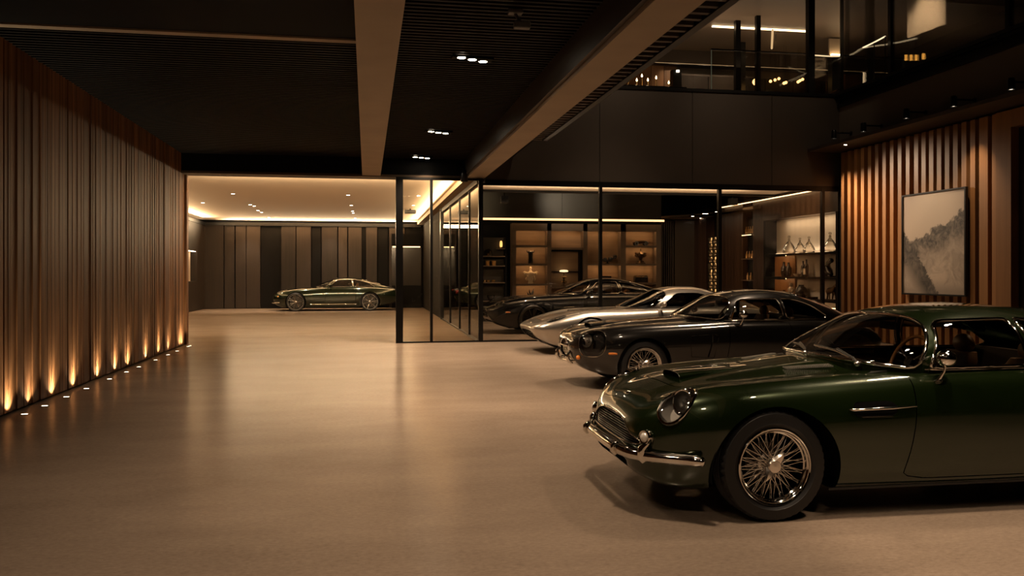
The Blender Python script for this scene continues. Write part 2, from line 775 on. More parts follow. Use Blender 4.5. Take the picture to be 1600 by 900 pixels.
def oval(c, n, a, b, depth=.2, rot=0.0, pw=2.0):
    """implicit oval projected along n: negative inside"""
    c, n = np.array(c, float), np.array(n, float)
    n /= np.linalg.norm(n)
    e1 = np.array([0, 0, 1.]) - n * n[2]
    e1 /= np.linalg.norm(e1)
    e2 = np.cross(n, e1)
    c_, s_ = math.cos(rot), math.sin(rot)
    e1, e2 = e1 * c_ + e2 * s_, e2 * c_ - e1 * s_

    def f(V):
        d = V - c
        q = (np.abs(d @ e1 / a) ** pw + np.abs(d @ e2 / b) ** pw) ** (1 / pw) - 1
        return np.maximum(q * min(a, b), np.abs(d @ n) - depth)
    f.n, f.e1, f.e2, f.c = n, e1, e2, c
    return f


def build_car(spec):
    S = spec
    L = S['rows'][-1][0]
    root = thing(S['name'], S['label'], 'car', S['loc'], S.get('yaw', 0), S.get('group'))
    root.scale = (S.get('scale', 1),) * 3
    det = S.get('det', 1)
    PAINT, TRIM = S['paint'], S.get('trim', CHROME)
    lib = {'V': None}
    V, F = body_surface(S['rows'], 7 if det > 1 else 4, 6 if det > 1 else 4)
    # ---- greenhouse functions
    gx = [g[0] for g in S['roof']]
    Zc, Wg, Zb = pchip(gx, [g[1] for g in S['roof']]), pchip(gx, [g[2] for g in S['roof']]), pchip(gx, [g[3] for g in S['roof']])
    # ---- cuts in the lower body
    for (wx, wr) in S['arches']:
        zc = S['wheel_r'] + S.get('arch_dz', 0)

        def arch(P, wx=wx, wr=wr, zc=zc):
            q = np.hypot(P[:, 0] - wx, P[:, 2] - zc) - wr
            return np.maximum(q, np.maximum(.38 - np.abs(P[:, 1]), P[:, 2] - zc - wr))
        V, F, _ = split(V, F, arch)

    def deck(P):
        w = np.maximum(Wg(P[:, 0]) - S.get('deck_inset', .035), 0)
        q = np.abs(P[:, 1]) - w
        q = np.where((P[:, 0] < gx[0] + .03) | (P[:, 0] > gx[-1] - .1) | (P[:, 2] < .6), .5, q)
        return q
    V, F, _ = split(V, F, deck)
    hole_f = []
    # grille and other front openings: (name, polygon in y,z, max x)
    for g in S.get('front_cuts', []):
        poly, xm = g['poly'], g['xmax']

        def gf(P, poly=poly, xm=xm):
            return np.maximum(sd_poly(P[:, 1:3], poly), P[:, 0] - xm)
        V, F, C = split(V, F, gf)
        lp = max(loops_of(C), key=len) if C else None
        if lp:
            fb = MB()
            flange(fb, V, lp, (g.get('depth', .07), 0, 0))
            fb.build(g['name'] + '_recess', g.get('recess', BLACKTRIM), root, smooth=50)
            if g.get('ring'):
                tb = MB()
                loop_tube(tb, V, lp, g['ring'])
                tb.build(g['name'] + '_surround', TRIM, root, smooth=60)
            # back panel: the removed skin pushed back
            Vb = V.copy()
            Vb[:, 0] += g.get('depth', .07)
            raw_build(Vb, C, g['name'] + '_back', WELL, root, 60)
            if g.get('bars'):
                bb = MB()
                ys = [p[0] for p in poly]
                zs = [p[1] for p in poly]
                A = np.array([V[i] for f in C for i in f])

                def skin_x(y):
                    k = np.argsort(np.abs(A[:, 1] - y))[:6]
                    return A[k, 0].mean()
                for k in range(g['bars']):
                    z = min(zs) + (max(zs) - min(zs)) * (k + .5) / g['bars']
                    pts = []
                    for y in np.linspace(min(ys), max(ys), 41):
                        if sd_poly(np.array([[y, z]]), poly)[0] < .002:
                            # nearest removed skin point at this y, z
                            d = (A[:, 1] - y) ** 2 + (A[:, 2] - z) ** 2
                            kk = np.argsort(d)[:4]
                            pts.append((A[kk, 0].mean() + .022, y, z))
                    if len(pts) > 2:
                        bb.tube(pts, g.get('bar_r', .0045), n=6)
                if g.get('vbars'):
                    for y in np.linspace(min(ys), max(ys), g['vbars'] + 2)[1:-1]:
                        pts = []
                        for z in np.linspace(min(zs), max(zs), 21):
                            if sd_poly(np.array([[y, z]]), poly)[0] < .002:
                                d = (A[:, 1] - y) ** 2 + (A[:, 2] - z) ** 2
                                kk = np.argsort(d)[:4]
                                pts.append((A[kk, 0].mean() + .022, y, z))
                        if len(pts) > 2:
                            bb.tube(pts, .004, n=6)
                bb.build(g['name'] + '_bars', g.get('bar_mat', TRIM), root, smooth=60)
    # headlights
    for hl in S.get('headlights', []):
        for sd in (-1, 1):
            c = np.array([hl['c'][0], hl['c'][1] * sd, hl['c'][2]])
            n = np.array([hl['n'][0], hl['n'][1] * sd, hl['n'][2]])
            i = np.argmin(((V - c) ** 2).sum(1))
            c = V[i]
            fo = oval(c, n, hl['a'], hl['b'], hl.get('depth', .15), hl.get('rot', 0) * sd, hl.get('pw', 2))
            V, F, C = split(V, F, fo)
            if not C:
                continue
            lp = max(loops_of(C), key=len)
            n_ = fo.n
            tb = MB()
            loop_tube(tb, V, lp, hl.get('ring', .006))
            lamp = tb.build('headlight', hl.get('ring_mat', TRIM), root, smooth=60)
            # bowl: the skin shrunk inwards
            fb = MB()
            cc = V[lp].mean(0)
            dp = hl.get('bowl', .07)
            flange(fb, V, lp, lambda p: [(cc[k] - p[k]) * .25 - n_[k] * dp for k in range(3)])
            P2 = [V[k] + (cc - V[k]) * .25 - n_ * dp for k in lp]
            fb.add(P2, [tuple(range(len(P2)))])
            fb.build('bowl', hl.get('bowl_mat', CHROME), lamp, smooth=50)
            raw_build(V, C, 'lens', LENS_GLASS, lamp, 180)
            for q in hl.get('lamps', []):
                o = cc + fo.e1 * q[0] + fo.e2 * q[1] * sd - n_ * q[3]
                ax = Vector((-.80, sd * hl.get('turn', .52), 0.12)).normalized()
                M = Matrix.Translation(o) @ ax.to_track_quat('Z', 'Y').to_matrix().to_4x4()
                lb = MB()
                rr = q[2]
                lb.lathe([(rr * 1.0, .002), (rr * 1.1, .004), (rr * 1.14, -.004), (rr * 1.12, -.04), (0, -.04)], 28)
                lb.xf(M)
                lb.build('lamp_rim', CHROME, lamp, smooth=50)
                lr = lb_ = None
                lb = MB()
                lb.lathe([(rr, .0), (rr * .85, -.022), (rr * .5, -.038), (0, -.044)], 28)
                lb.xf(M)
                lb.build('reflector', pm('lamp_reflector', (.78, .74, .67), .38, .6), lamp, smooth=180)
                lb = MB()
                lb.sphere((0, 0, -.02), rr * .22, 6)
                lb.xf(M)
                lb.build('bulb', pm('bulb_glass', (.7, .68, .62), .1, .2), lamp, smooth=180)
                lb = MB()
                lb.lathe([(0, .020), (rr * .4, .017), (rr * .75, .010), (rr, .002)], 28)
                lb.xf(M)
                lb.build('lamp_glass', LENS_GLASS, lamp, smooth=180)
    # doors
    for dk in ([S['door']] if 'door' in S else []):
        for sd in (-1, 1):
            def df(P, g=0.0, sd=sd):
                q = sd_poly(P[:, [0, 2]], dk) - g
                return np.where(P[:, 1] * sd > .45, q, .5)
            V, F, C = split(V, F, lambda P: df(P, .0035))
            V, C, D = split(V, C, lambda P: df(P, -.0035))
            raw_build(V, D, 'door', PAINT, root, 180)
            # dark rebate behind the shut line
            Vb = V.copy()
            Vb[:, 1] -= sd * .02
            raw_build(Vb, C, 'door_seal', WELL, root, 180)
    # bonnet
    if 'bonnet' in S:
        def bf(P, g=0.0):
            q = sd_poly(P[:, :2], S['bonnet']) - g
            return np.where(P[:, 2] > .50, q, .5)
        V, F, C = split(V, F, lambda P: bf(P, .003))
        V, C, D = split(V, C, lambda P: bf(P, -.003))
        raw_build(V, D, 'bonnet', PAINT, root, 180)
        Vb = V.copy()
        Vb[:, 2] -= .02
        raw_build(Vb, C, 'bonnet_seal', WELL, root, 180)
    body = raw_build(V, F, 'body', PAINT, root, 180)
    # arch lips and wells
    ZA = S['wheel_r'] + S.get('arch_dz', 0)
    for (wx, wr) in S['arches']:
        for lp in loops_of(F):
            run = [V[i] for i in lp if abs(math.hypot(V[i][0] - wx, V[i][2] - ZA) - wr) < .004 and abs(V[i][1]) > .5]
            for sd in (-1, 1):
                r2 = sorted([p for p in run if p[1] * sd > 0], key=lambda p: math.atan2(p[2] - ZA, p[0] - wx) % (2 * PI) if math.atan2(p[2] - ZA, p[0] - wx) > -PI / 2 else math.atan2(p[2] - ZA, p[0] - wx) + 2 * PI)
                if len(r2) > 4:
                    fb = MB()
                    fb.grid([[tuple(p) for p in r2], [(p[0], p[1] - sd * .035, p[2]) for p in r2]])
                    fb.build('arch_lip', PAINT, body, smooth=60)
    for (wx, wr) in S['arches']:
        for sd in (-1, 1):
            yo = sd * S['well_y']
            yi = sd * .42
            a0, a1 = -.12, PI + .12
            arc = [(wx + (wr + .004) * math.cos(a0 + (a1 - a0) * k / 24), ZA + (wr + .004) * math.sin(a0 + (a1 - a0) * k / 24)) for k in range(25)]
            wb = MB()
            wb.grid([[(p[0], yo, p[1]) for p in arc], [(p[0], yi, p[1]) for p in arc]])
            wb.add([(p[0], yi, p[1]) for p in arc], [tuple(range(25))])
            wb.build('wheel_liner', WELL, body, smooth=60)
    # ---- greenhouse
    ns = 60 if det > 1 else 36
    xs = gx[0] + (gx[-1] - gx[0]) * (np.linspace(0, 1, ns) ** 1.35)
    m = 28 if det > 1 else 18
    ng = S.get('roof_n', 2.6)
    Gr = []
    for x in xs:
        w, zb, h = float(Wg(x)), float(Zb(x)), float(Zc(x) - Zb(x))
        row = []
        ts = [PI * k / (2 * m) for k in range(2 * m + 1)]
        row.append((x, w, zb - .04))
        for t in ts:
            c, s = math.cos(t), math.sin(t)
            row.append((x, w * math.copysign(abs(c) ** (2 / ng), c), zb + h * abs(s) ** (2 / ng)))
        row.append((x, -w, zb - .04))
        Gr.append(row)
    n, mm = len(Gr), len(Gr[0])
    GV = np.array([p for r in Gr for p in r])
    GF = [(i * mm + j, i * mm + j + 1, (i + 1) * mm + j + 1, (i + 1) * mm + j) for i in range(n - 1) for j in range(mm - 1)]
    glass = S.get('glass', CAR_GLASS)
    (ax0, az0), (ax1, az1) = S['pillar']
    dvec = np.array([ax1 - ax0, az1 - az0])
    dvec = dvec / np.linalg.norm(dvec)

    def ws(P):
        f1 = -((P[:, 0] - ax0) * dvec[1] - (P[:, 2] - az0) * dvec[0])   # ahead of the pillar
        f2 = S['header'] - P[:, 0] + .12 * P[:, 1] ** 2
        f3 = P[:, 2] - Zb(P[:, 0]) - S.get('ws_base', .03)
        return -smin(smin(f1, f2, .10), f3, .05)
    rt = S.get('bead', .007)

    def cut_glass(fun, name, bead=True):
        nonlocal GV, GF
        GV, GF, C = split(GV, GF, fun)
        if not C:
            return
        g = raw_build(GV, C, name, glass, root, 180)
        tb = MB()
        for lp in loops_of(C):
            loop_tube(tb, GV, lp, rt)
        if bead:
            tb.build('chrome_frame' if TRIM is CHROME else 'window_frame', TRIM, g, smooth=60)
    cut_glass(ws, 'windscreen')
    for wn, poly in S['windows']:
        for sd in (-1, 1):
            def wf(P, sd=sd):
                q = sd_poly(P[:, [0, 2]], poly)
                return np.where(P[:, 1] * sd > .2, q, .5)
            cut_glass(wf, wn)
    if 'rear_window' in S:
        def rf(P):
            q = sd_poly(P[:, :2], S['rear_window'])
            return np.where(P[:, 2] > Zb(P[:, 0]) + .02, q, .5)
        cut_glass(rf, 'rear_window')
    roof = raw_build(GV, GF, 'roof', PAINT, root, 180)
    # ---- cabin
    if S.get('cabin', True):
        x0, x1 = S['cabin_x']
        zb = S['belt']
        b = MB()
        hw = S['cabin_w']
        b.box(x0, x1, -hw, hw, .22, .26)
        b.box(x0, x1, -hw, -hw + .03, .26, zb - .03)
        b.box(x0, x1, hw - .03, hw, .26, zb - .03)
        b.box(x1 - .03, x1, -hw + .03, hw - .03, .26, zb + .05)
        b.box(x0 + .85, x0 + 1.3, -.09, .09, .26, .42, .02)
        b.build('cabin_tub', DARKLEATHER, root)
        b = MB()
        dprof = [(x0 - .12, zb - .02), (x0 + .12, zb + .012), (x0 + .26, zb + .02), (x0 + .31, zb - .01), (x0 + .30, zb - .10), (x0 + .24, zb - .22), (x0, zb - .3)]
        b.prism(dprof, -hw + .04, hw - .04, 'y')
        b.build('dashboard', pm('dash_leather', (.012, .011, .010), .5), root, smooth=40)
        seat_m = S.get('seat_mat', TAN)
        for sy in (-.35, .35):
            sx = x0 + S.get('seat_dx', .72)
            b = MB()
            b.box(sx, sx + .50, sy - .24, sy + .24, .30, .47, .05)
            b.build('seat', seat_m, root, smooth=50)
            rows = []
            for k in range(9):
                t = k / 8
                cx, cz = sx + .44 + .20 * t, .42 + .52 * t
                wd = .235 * (1 - .25 * t ** 2)
                if t > .99:
                    wd *= .85
                th = .075 * (1 - .3 * t)
                ring_ = []
                for q in range(16):
                    a = 2 * PI * q / 16
                    ring_.append((cx + th * math.copysign(abs(math.sin(a)) ** .7, math.sin(a)), sy + wd * math.copysign(abs(math.cos(a)) ** .6, math.cos(a)), cz))
                rows.append(ring_)
            b = MB()
            b.grid(rows, wrap=True)
            b.add(rows[-1], [tuple(range(16))])
            b.sphere((sx + .66, sy, 1.0), .1, 8, (.55, 1.15, .8))
            b.build('seat_back', seat_m, root, smooth=60)
        # steering wheel on the near side
        sw = Vector((x0 + .46, S.get('wheel_y', -.36), zb + .03))
        M = Matrix.Translation(sw) @ Matrix.Rotation(R(-66), 4, 'Y')
        b = MB()
        b.tube([(.19 * math.cos(2 * PI * k / 36), .19 * math.sin(2 * PI * k / 36), 0) for k in range(36)], .013, closed=True, n=8)
        b.xf(M)
        st = b.build('steering_wheel', WHEELWOOD, root, smooth=60)
        b = MB()
        for a in (PI / 2, PI * 7 / 6, PI * 11 / 6):
            b.bar((.03 * math.cos(a + PI / 2), .03 * math.sin(a + PI / 2), -.01), (.185 * math.cos(a + PI / 2), .185 * math.sin(a + PI / 2), 0), .007)
        b.lathe([(0, .015), (.04, .01), (.045, -.02), (.03, -.2), (0, -.2)], 16)
        b.xf(M)
        b.build('spokes', ALLOY, st, smooth=50)
        b = MB()
        b.box(S['header'] + .04, S['header'] + .06, -.10, .10, float(Zc(S['header'])) - .13, float(Zc(S['header'])) - .07, .01)
        b.build('rear_view_mirror', BLACKTRIM, root, smooth=50)
    # underbody pan
    b = MB()
    b.box(.5, L - .5, -.5, .5, S['rows'][8][6] - .03, S['rows'][8][6] + .02, .02)
    b.build('underbody', WELL, root)
    # wheels
    for wx in (S['arches'][0][0] + S.get('wheel_dx', 0), S['arches'][1][0]):
        for sd in (-1, 1):
            lc = (wx, sd * S['wheel_y_'], S['wheel_r'])
            if S['wheel'] == 'wire':
                wire_wheel(root, lc, sd > 0, S['wheel_r'], S['rim_r'], det, S.get('tyre_w', .19))
            else:
                alloy_wheel(root, lc, sd > 0, S['wheel_r'], S['rim_r'], S.get('nspoke', 10), S.get('wheel_mat'), S.get('tyre_w', .22))
    # door mirror
    for sd in (-1, 1):
        if S.get('mirror') == 'round':
            mx, my, mz = S['mirror_at'][0], S['mirror_at'][1] * sd, S['mirror_at'][2]
            b = MB()
            b.tube([(mx - .03, my - sd * .005, mz - .145), (mx - .01, my + sd * .02, mz - .09), (mx, my + sd * .03, mz - .02)], [.012, .008, .009], n=8)
            b.lathe([(.0, -.004), (.026, -.004), (.026, .004), (.0, .006)], 16, (mx - .03, my - sd * .005, mz - .15))
            b.sphere((mx, my + sd * .03, mz), .06, 12, (1.05, 1, .92))
            b.build('door_mirror', CHROME, root, smooth=60)
        elif S.get('mirror') == 'pod':
            mx, my, mz = S['mirror_at'][0], S['mirror_at'][1] * sd, S['mirror_at'][2]
            b = MB()
            b.tube([(mx, my - sd * .08, mz - .06), (mx, my + sd * .02, mz - .03)], .016, n=8)
            b.sphere((mx, my + sd * .07, mz), .075, 10, (.75, 1.25, .75))
            b.build('door_mirror', S.get('mirror_mat', PAINT), root, smooth=60)
    return root, dict(Zc=Zc, Wg=Wg, Zb=Zb, V=V, F=F)


def bar_loft(pts, prof_r, name, mat, root, n=10, sc=(1, 1, 1)):
    b = MB()
    b.tube(pts, prof_r, n=n)
    return b.build(name, mat, root, smooth=60)
# ---------------------------------------------------------------- the five cars
PAINT_GREEN = pm('paint_green', (.010, .021, .0035), .25, .6, 1.0, .02)
PAINT_GREY = pm('paint_gunmetal', (.014, .012, .010), .24, .6, 1.0, .02)
PAINT_SILVER = pm('paint_silver', (.44, .40, .35), .30, .9, 1.0, .03)
PAINT_BLACK = pm('paint_black', (.003, .003, .0035), .25, .0, 1.0, .02, spec=.1)
PAINT_FAR = pm('paint_far_green', (.006, .014, .004), .22, .6, 1.0, .02)


def warp(S, a, b):
    """re-space a car along its length"""
    X = lambda x: float(np.interp(x, a, b))
    S['rows'] = [(X(r[0]),) + tuple(r[1:]) for r in S['rows']]
    S['roof'] = [(X(r[0]),) + tuple(r[1:]) for r in S['roof']]
    S['arches'] = [(X(q[0]), q[1]) for q in S['arches']]
    S['pillar'] = tuple((X(q[0]), q[1]) for q in S['pillar'])
    S['header'] = X(S['header'])
    S['windows'] = [(n, [(X(q[0]), q[1]) for q in p]) for n, p in S['windows']]
    S['rear_window'] = [(X(q[0]), q[1]) for q in S['rear_window']]
    S['door'] = [(X(q[0]), q[1]) for q in S['door']]
    if 'bonnet' in S:
        S['bonnet'] = [(X(q[0]), q[1]) for q in S['bonnet']]
    S['cabin_x'] = tuple(X(q) for q in S['cabin_x'])
    S['mirror_at'] = (X(S['mirror_at'][0]),) + tuple(S['mirror_at'][1:])


def mirror_poly(half):
    """half outline (y>=0) from top centre round to bottom centre -> closed polygon"""
    return half + [(-y, z) for y, z in half[::-1] if y > 1e-6]


def skin(info, x, y, up=True):
    """height of the body skin near x, y"""
    V = info['V']
    k = np.argsort((V[:, 0] - x) ** 2 + (V[:, 1] - y) ** 2 + np.where(V[:, 2] > .45, 0, 9))[:5]
    return float(V[k, 2].max())


# ---- green grand tourer in front
rows = [
    #  x     zt    zf    yf    W     zm    zs    ws   valley
    (.000, .505, .505, .22, .29, .505, .505, .26, 0),
    (.010, .566, .560, .28, .40, .480, .335, .35, 0),
    (.045, .645, .622, .38, .52, .485, .270, .47, 0),
    (.12, .714, .690, .49, .635, .500, .232, .58, .002),
    (.25, .770, .767, .575, .730, .530, .205, .66, .010),
    (.45, .824, .822, .615, .795, .555, .195, .71, .020),
    (.78, .876, .856, .645, .828, .575, .185, .76, .026),
    (1.20, .925, .882, .655, .836, .590, .185, .77, .024),
    (1.60, .960, .902, .675, .842, .605, .185, .775, .016),
    (2.00, .955, .918, .715, .846, .615, .185, .78, .006),
    (2.60, .950, .920, .72, .846, .620, .185, .78, .006),
    (3.20, .945, .918, .70, .840, .620, .19, .77, .006),
    (3.75, .925, .885, .63, .785, .610, .24, .70, .0),
    (4.20, .860, .815, .55, .70, .600, .32, .60, 0),
    (4.46, .760, .725, .46, .60, .590, .42, .50, 0),
    (4.56, .640, .630, .40, .52, .585, .53, .44, 0),
    (4.58, .590, .590, .36, .48, .590, .59, .40, 0)]
roof = [(1.50, .962, .0, .955), (1.53, .985, .36, .95), (1.60, 1.025, .55, .94), (1.72, 1.09, .665, .925), (1.88, 1.175, .725, .912), (2.05, 1.255, .738, .908), (2.2, 1.302, .738, .908), (2.4, 1.332, .732, .908),
        (2.65, 1.343, .725, .908), (3.0, 1.318, .71, .905), (3.4, 1.225, .66, .90), (3.8, 1.09, .59, .88), (4.15, .935, .48, .83), (4.35, .83, .36, .77)]
green_grille = mirror_poly([(0, .606), (.20, .600), (.31, .578), (.40, .532), (.47, .504), (.535, .490), (.545, .472), (.50, .458), (.25, .448), (0, .446)])
green_mouth = mirror_poly([(0, .352), (.30, .345), (.36, .325), (.36, .30), (.32, .275), (0, .262)])
GX, GY = 1.69, 5.68
GREEN = dict(name='grand_tourer', label='dark green classic coupe with wire wheels, oval covered headlights and chrome bumper', loc=(GX, GY, 0), yaw=R(-.6), det=2,
             rows=rows, roof=roof, paint=PAINT_GREEN, wheel_r=.350, rim_r=.238, wheel='wire', wheel_y_=.70, well_y=.79, wheel_dx=-.02, tyre_w=.225, arch_dz=-.05,
             arches=[(.865, .428), (3.30, .41)], pillar=((1.86, .91), (2.10, 1.26)), header=2.11, ws_base=.028, bead=.013, belt=.915, roof_n=2.9,
             windows=[('side_window', round_poly([(1.97, .945), (2.11, 1.21), (2.17, 1.24), (2.66, 1.255), (2.72, .945)], [.02, .05, .05, .03, .02])),
                      ('quarter_window', round_poly([(2.765, .945), (2.715, 1.253), (3.0, 1.235), (3.26, 1.15), (3.50, .985), (3.46, .945)], [.02, .03, .1, .1, .05, .03]))],
             rear_window=round_poly([(3.12, -.40), (3.12, .40), (3.78, .34), (3.78, -.34)], .09),
             front_cuts=[dict(name='grille', poly=green_grille, xmax=.4, depth=.09, ring=.005, bars=10, bar_r=.0045, bar_mat=pm('grille_bar', (.03, .028, .025), .3, .9)),
                         dict(name='air_intake', poly=green_mouth, xmax=.4, depth=.10)],
             headlights=[dict(c=(.285, .610, .682), n=(-.72, .38, .58), a=.150, b=.092, rot=.10, depth=.16, ring=.013, bowl=.085, bowl_mat=pm('bowl_grey', (.30, .28, .25), .5, .2), lamps=[(.050, .0, .070, .035)])],
             door=round_poly([(1.80, .935), (1.805, .70), (1.775, .45), (1.73, .26), (1.89, .235), (3.0, .235), (3.05, .35), (2.93, .62), (2.86, .935)], [.02, .2, .2, .03, .02, .03, .1, .1, .02]),
             bonnet=round_poly([(.36, -.36), (.36, .36), (1.46, .53), (1.50, .30), (1.485, 0), (1.50, -.30), (1.46, -.53)], [.16, .16, .05, .01, .01, .01, .05]),
             cabin_x=(1.62, 3.35), cabin_w=.70, seat_dx=.78, wheel_y=-.36, mirror='round', mirror_at=(2.02, .80, 1.015), seat_mat=TAN)
car1, inf1 = build_car(GREEN)


def bumper_parts(root, zc, xs_fun, y_end, r, over_y=None):
    pass


# chrome bumper: flattened tube following the nose
def nose_x(info, y, z):
    V = info['V']
    W = np.where(V[:, 0] < .9, 0, 9)
    k = np.argsort((V[:, 1] - y) ** 2 + (V[:, 2] - z) ** 2 + W)[:4]
    return float(V[k, 0].min())


b = MB()
P = []
for k in range(41):
    t = -1 + k / 20
    y = .83 * math.sin(t * PI / 2 * .97)
    ax = abs(y) / .83
    x = min(-.055 + .43 * ax ** 2.0, nose_x(inf1, y, .425) - .05 if ax < .80 else 9)
    P.append((x, y, .408 - .006 * ax))
for _ in range(6):                        # fair the line of the bumper
    P = [P[0]] + [((P[i - 1][0] + 2 * P[i][0] + P[i + 1][0]) / 4, P[i][1], P[i][2]) for i in range(1, 40)] + [P[40]]
rr = [.038 if 2 < i < 38 else (.03 if i in (1, 2, 38, 39) else .012) for i in range(41)]
b.tube(P, rr, n=12)
bump = b.build('bumper', CHROME, car1, smooth=60)
for sd in (-1, 1):                       # overriders: upright horns and collars
    for (yy, hh) in ((.61, .085), (.39, .045)):
        k = min(range(41), key=lambda i: abs(P[i][1] - sd * yy))
        px, py, pz = P[k]
        b = MB()
        if hh > .06:
            b.tube([(px - .020, py - sd * .012, pz - .034), (px - .04, py - sd * .016, pz - .01), (px - .036, py - sd * .012, pz + .045), (px + .0, py, pz + hh)], [.022, .030, .028, .018], n=10)
        else:
            b.tube([(px - .022, py - .001, pz - .036), (px - .046, py, pz - .01), (px - .044, py, pz + .02), (px - .01, py, pz + .045)], [.014, .017, .017, .014], n=10)
        b.build('overrider', CHROME, bump, smooth=60)
    # round side lamp between headlight and bumper
    x0 = nose_x(inf1, sd * .60, .525)
    b = MB()
    M = Matrix.Translation((x0 - .020, sd * .605, .522)) @ Vector((-.85, sd * .45, .05)).to_track_quat('Z', 'Y').to_matrix().to_4x4()
    b.lathe([(.030, .012), (.042, .014), (.046, .004), (.046, -.03), (.02, -.05)], 24)
    b.xf(M)
    sl = b.build('side_lamp', CHROME, car1, smooth=40)
    b = MB()
    b.lathe([(0, .030), (.016, .027), (.027, .018), (.031, .011)], 20)
    b.xf(M)
    b.build('lens', pm('lamp_face', (.75, .72, .66), .16, .35), sl, smooth=180)
# bonnet scoop: raised tapering hood with an open mouth
sx0, sx1 = .46, 1.10
b = MB()
rowsS = []
for k in range(9):
    t = k / 8
    x = sx0 + (sx1 - sx0) * t
    w = .165 - .04 * t
    h = .048 * (1 - t) ** 1.3
    row = []
    for q in range(13):
        a = PI * q / 12
        y = -w * math.cos(a)
        z = skin(inf1, x, y) * 0
        row.append((x + (.02 * (1 - math.sin(a)) if k == 0 else 0), y, 0))
    rowsS.append((x, w, h))
from bisect import bisect


def hood_z(x):
    r_ = catmull(GREEN['rows'], 7)
    return float(np.interp(x, r_[:, 0], r_[:, 1]))


G = []
for (x, w, h) in rowsS:
    zb = hood_z(x)
    row = []
    for q in range(17):
        a = PI * q / 16
        y = -w * math.copysign(abs(math.cos(a)) ** .55, math.cos(a))
        row.append((x, y, zb - .004 - .10 * y * y + h * math.sin(a) ** .45))
    G.append(row)
b.grid(G)
sc_ = b.build('bonnet_scoop', PAINT_GREEN, car1, smooth=60)
b = MB()
back = [(p[0] + .05, p[1] * .96, p[2] - .004) for p in G[0]]
b.add(back, [tuple(range(17))])
b.grid([[(p[0], p[1], p[2] - .001) for p in G[0]], back])
b.build('scoop_mouth', WELL, sc_)
b = MB()
b.tube(G[0], .004, n=6)
b.build('scoop_edge', PAINT_GREEN, sc_, smooth=60)
# perforated chrome vents ahead of the windscreen
for sd in (-1, 1):
    b = MB()
    for i in range(22):
        for j in range(4):
            x = 1.16 + i * .0135
            y = sd * (.30 + .02 * j + .004 * i)
            z = hood_z(x) - .012 - .11 * (y * y - .06) + .004
            b.box(x, x + .008, y - .006, y + .006, z, z + .010)
    for (q0, q1) in ((.29, .305), (.385, .40)):
        pass
    vt = b.build('bonnet_vent', pm('vent_mesh', (.55, .52, .47), .4, .9), car1)
# badge on the nose
b = MB()
bx = .115
bz = hood_z(bx)
for sd in (-1, 1):
    for k in range(4):
        b.tube([(bx + .006 * k, 0, bz + .004 + .005 * k), (bx + .012 + .006 * k, sd * (.055 - .007 * k), bz + .003 + .005 * k)], .0035, n=6)
b.box(bx - .004, bx + .022, -.018, .018, bz, bz + .014, .004)
b.build('badge', CHROME, car1, smooth=50)
# wipers
for (y0, y1) in ((-.42, -.12), (.10, .40)):
    b = MB()

    def wsp(y, up):
        x = float(np.interp(abs(y), [0, .36, .55, .665, .725], [1.50, 1.53, 1.60, 1.72, 1.88]))
        return (x - .025 + max(up, 0) / .55, y, .962 - .045 * (y / .7) ** 2 + up + .024)
    b.tube([wsp(y0 - .12, .0), wsp(y0 - .05, .02), wsp((y0 + y1) / 2, .05)], .012, n=6)
    b.tube([wsp(y0 - .02, .022), wsp((y0 + y1) / 2, .042), wsp(y1 + .12, .05)], .009, n=6)
    b.sphere(wsp(y0 - .12, -.004), .020, 6)
    b.build('wiper', SATIN, car1, smooth=60)
# wing vent with chrome strake
for sd in (-1, 1):
    b = MB()
    zz = .70
    yv = .8385
    ov = round_poly([(1.38, zz - .045), (1.36, zz + .005), (1.38, zz + .045), (1.62, zz + .05), (1.67, zz + .02), (1.66, zz - .03), (1.61, zz - .05)], .03)

    def side_y(x, z):
        V = inf1['V']
        k = np.argsort((V[:, 0] - x) ** 2 + (V[:, 2] - z) ** 2 + np.where(V[:, 1] * sd > .6, 0, 9))[:4]
        return float(np.abs(V[k, 1]).mean())
    b.add([(p[0], sd * (side_y(*p) + .0035), p[1]) for p in ov], [tuple(range(len(ov)))])
    wv = b.build('wing_vent', WELL, car1)
    b = MB()
    b.tube([(1.34, sd * (side_y(1.34, zz) + .004), zz + .002), (1.36, sd * (side_y(1.36, zz) + .016), zz), (1.62, sd * (side_y(1.62, zz) + .018), zz + .006), (1.80, sd * (side_y(1.8, zz) + .004), zz + .012)], [.004, .008, .009, .003], n=8)
    b.tube([(1.42, sd * (side_y(1.42, zz - .05) + .004), zz - .05), (1.63, sd * (side_y(1.63, zz - .05) + .004), zz - .048)], .004, n=6)
    b.build('strake', CHROME, wv, smooth=60)
    # belt moulding under the side windows
    b = MB()
    b.tube([(x, sd * (float(inf1['Wg'](x)) + .006), float(inf1['Zb'](x)) + .022) for x in np.linspace(1.93, 3.5, 24)], .006, n=6)
    b.build('belt_moulding', CHROME, car1, smooth=60)
    # door handle
    b = MB()
    b.tube([(2.62, sd * .838, .80), (2.63, sd * .862, .80), (2.76, sd * .862, .80), (2.77, sd * .838, .80)], .008, n=8)
    b.build('door_handle', CHROME, car1, smooth=60)
    # sill strip
    b = MB()
    b.box(1.22, 2.86, sd * .783 - .006, sd * .783 + .006, .182, .196)
    b.build('sill_trim', BLACKTRIM, car1)

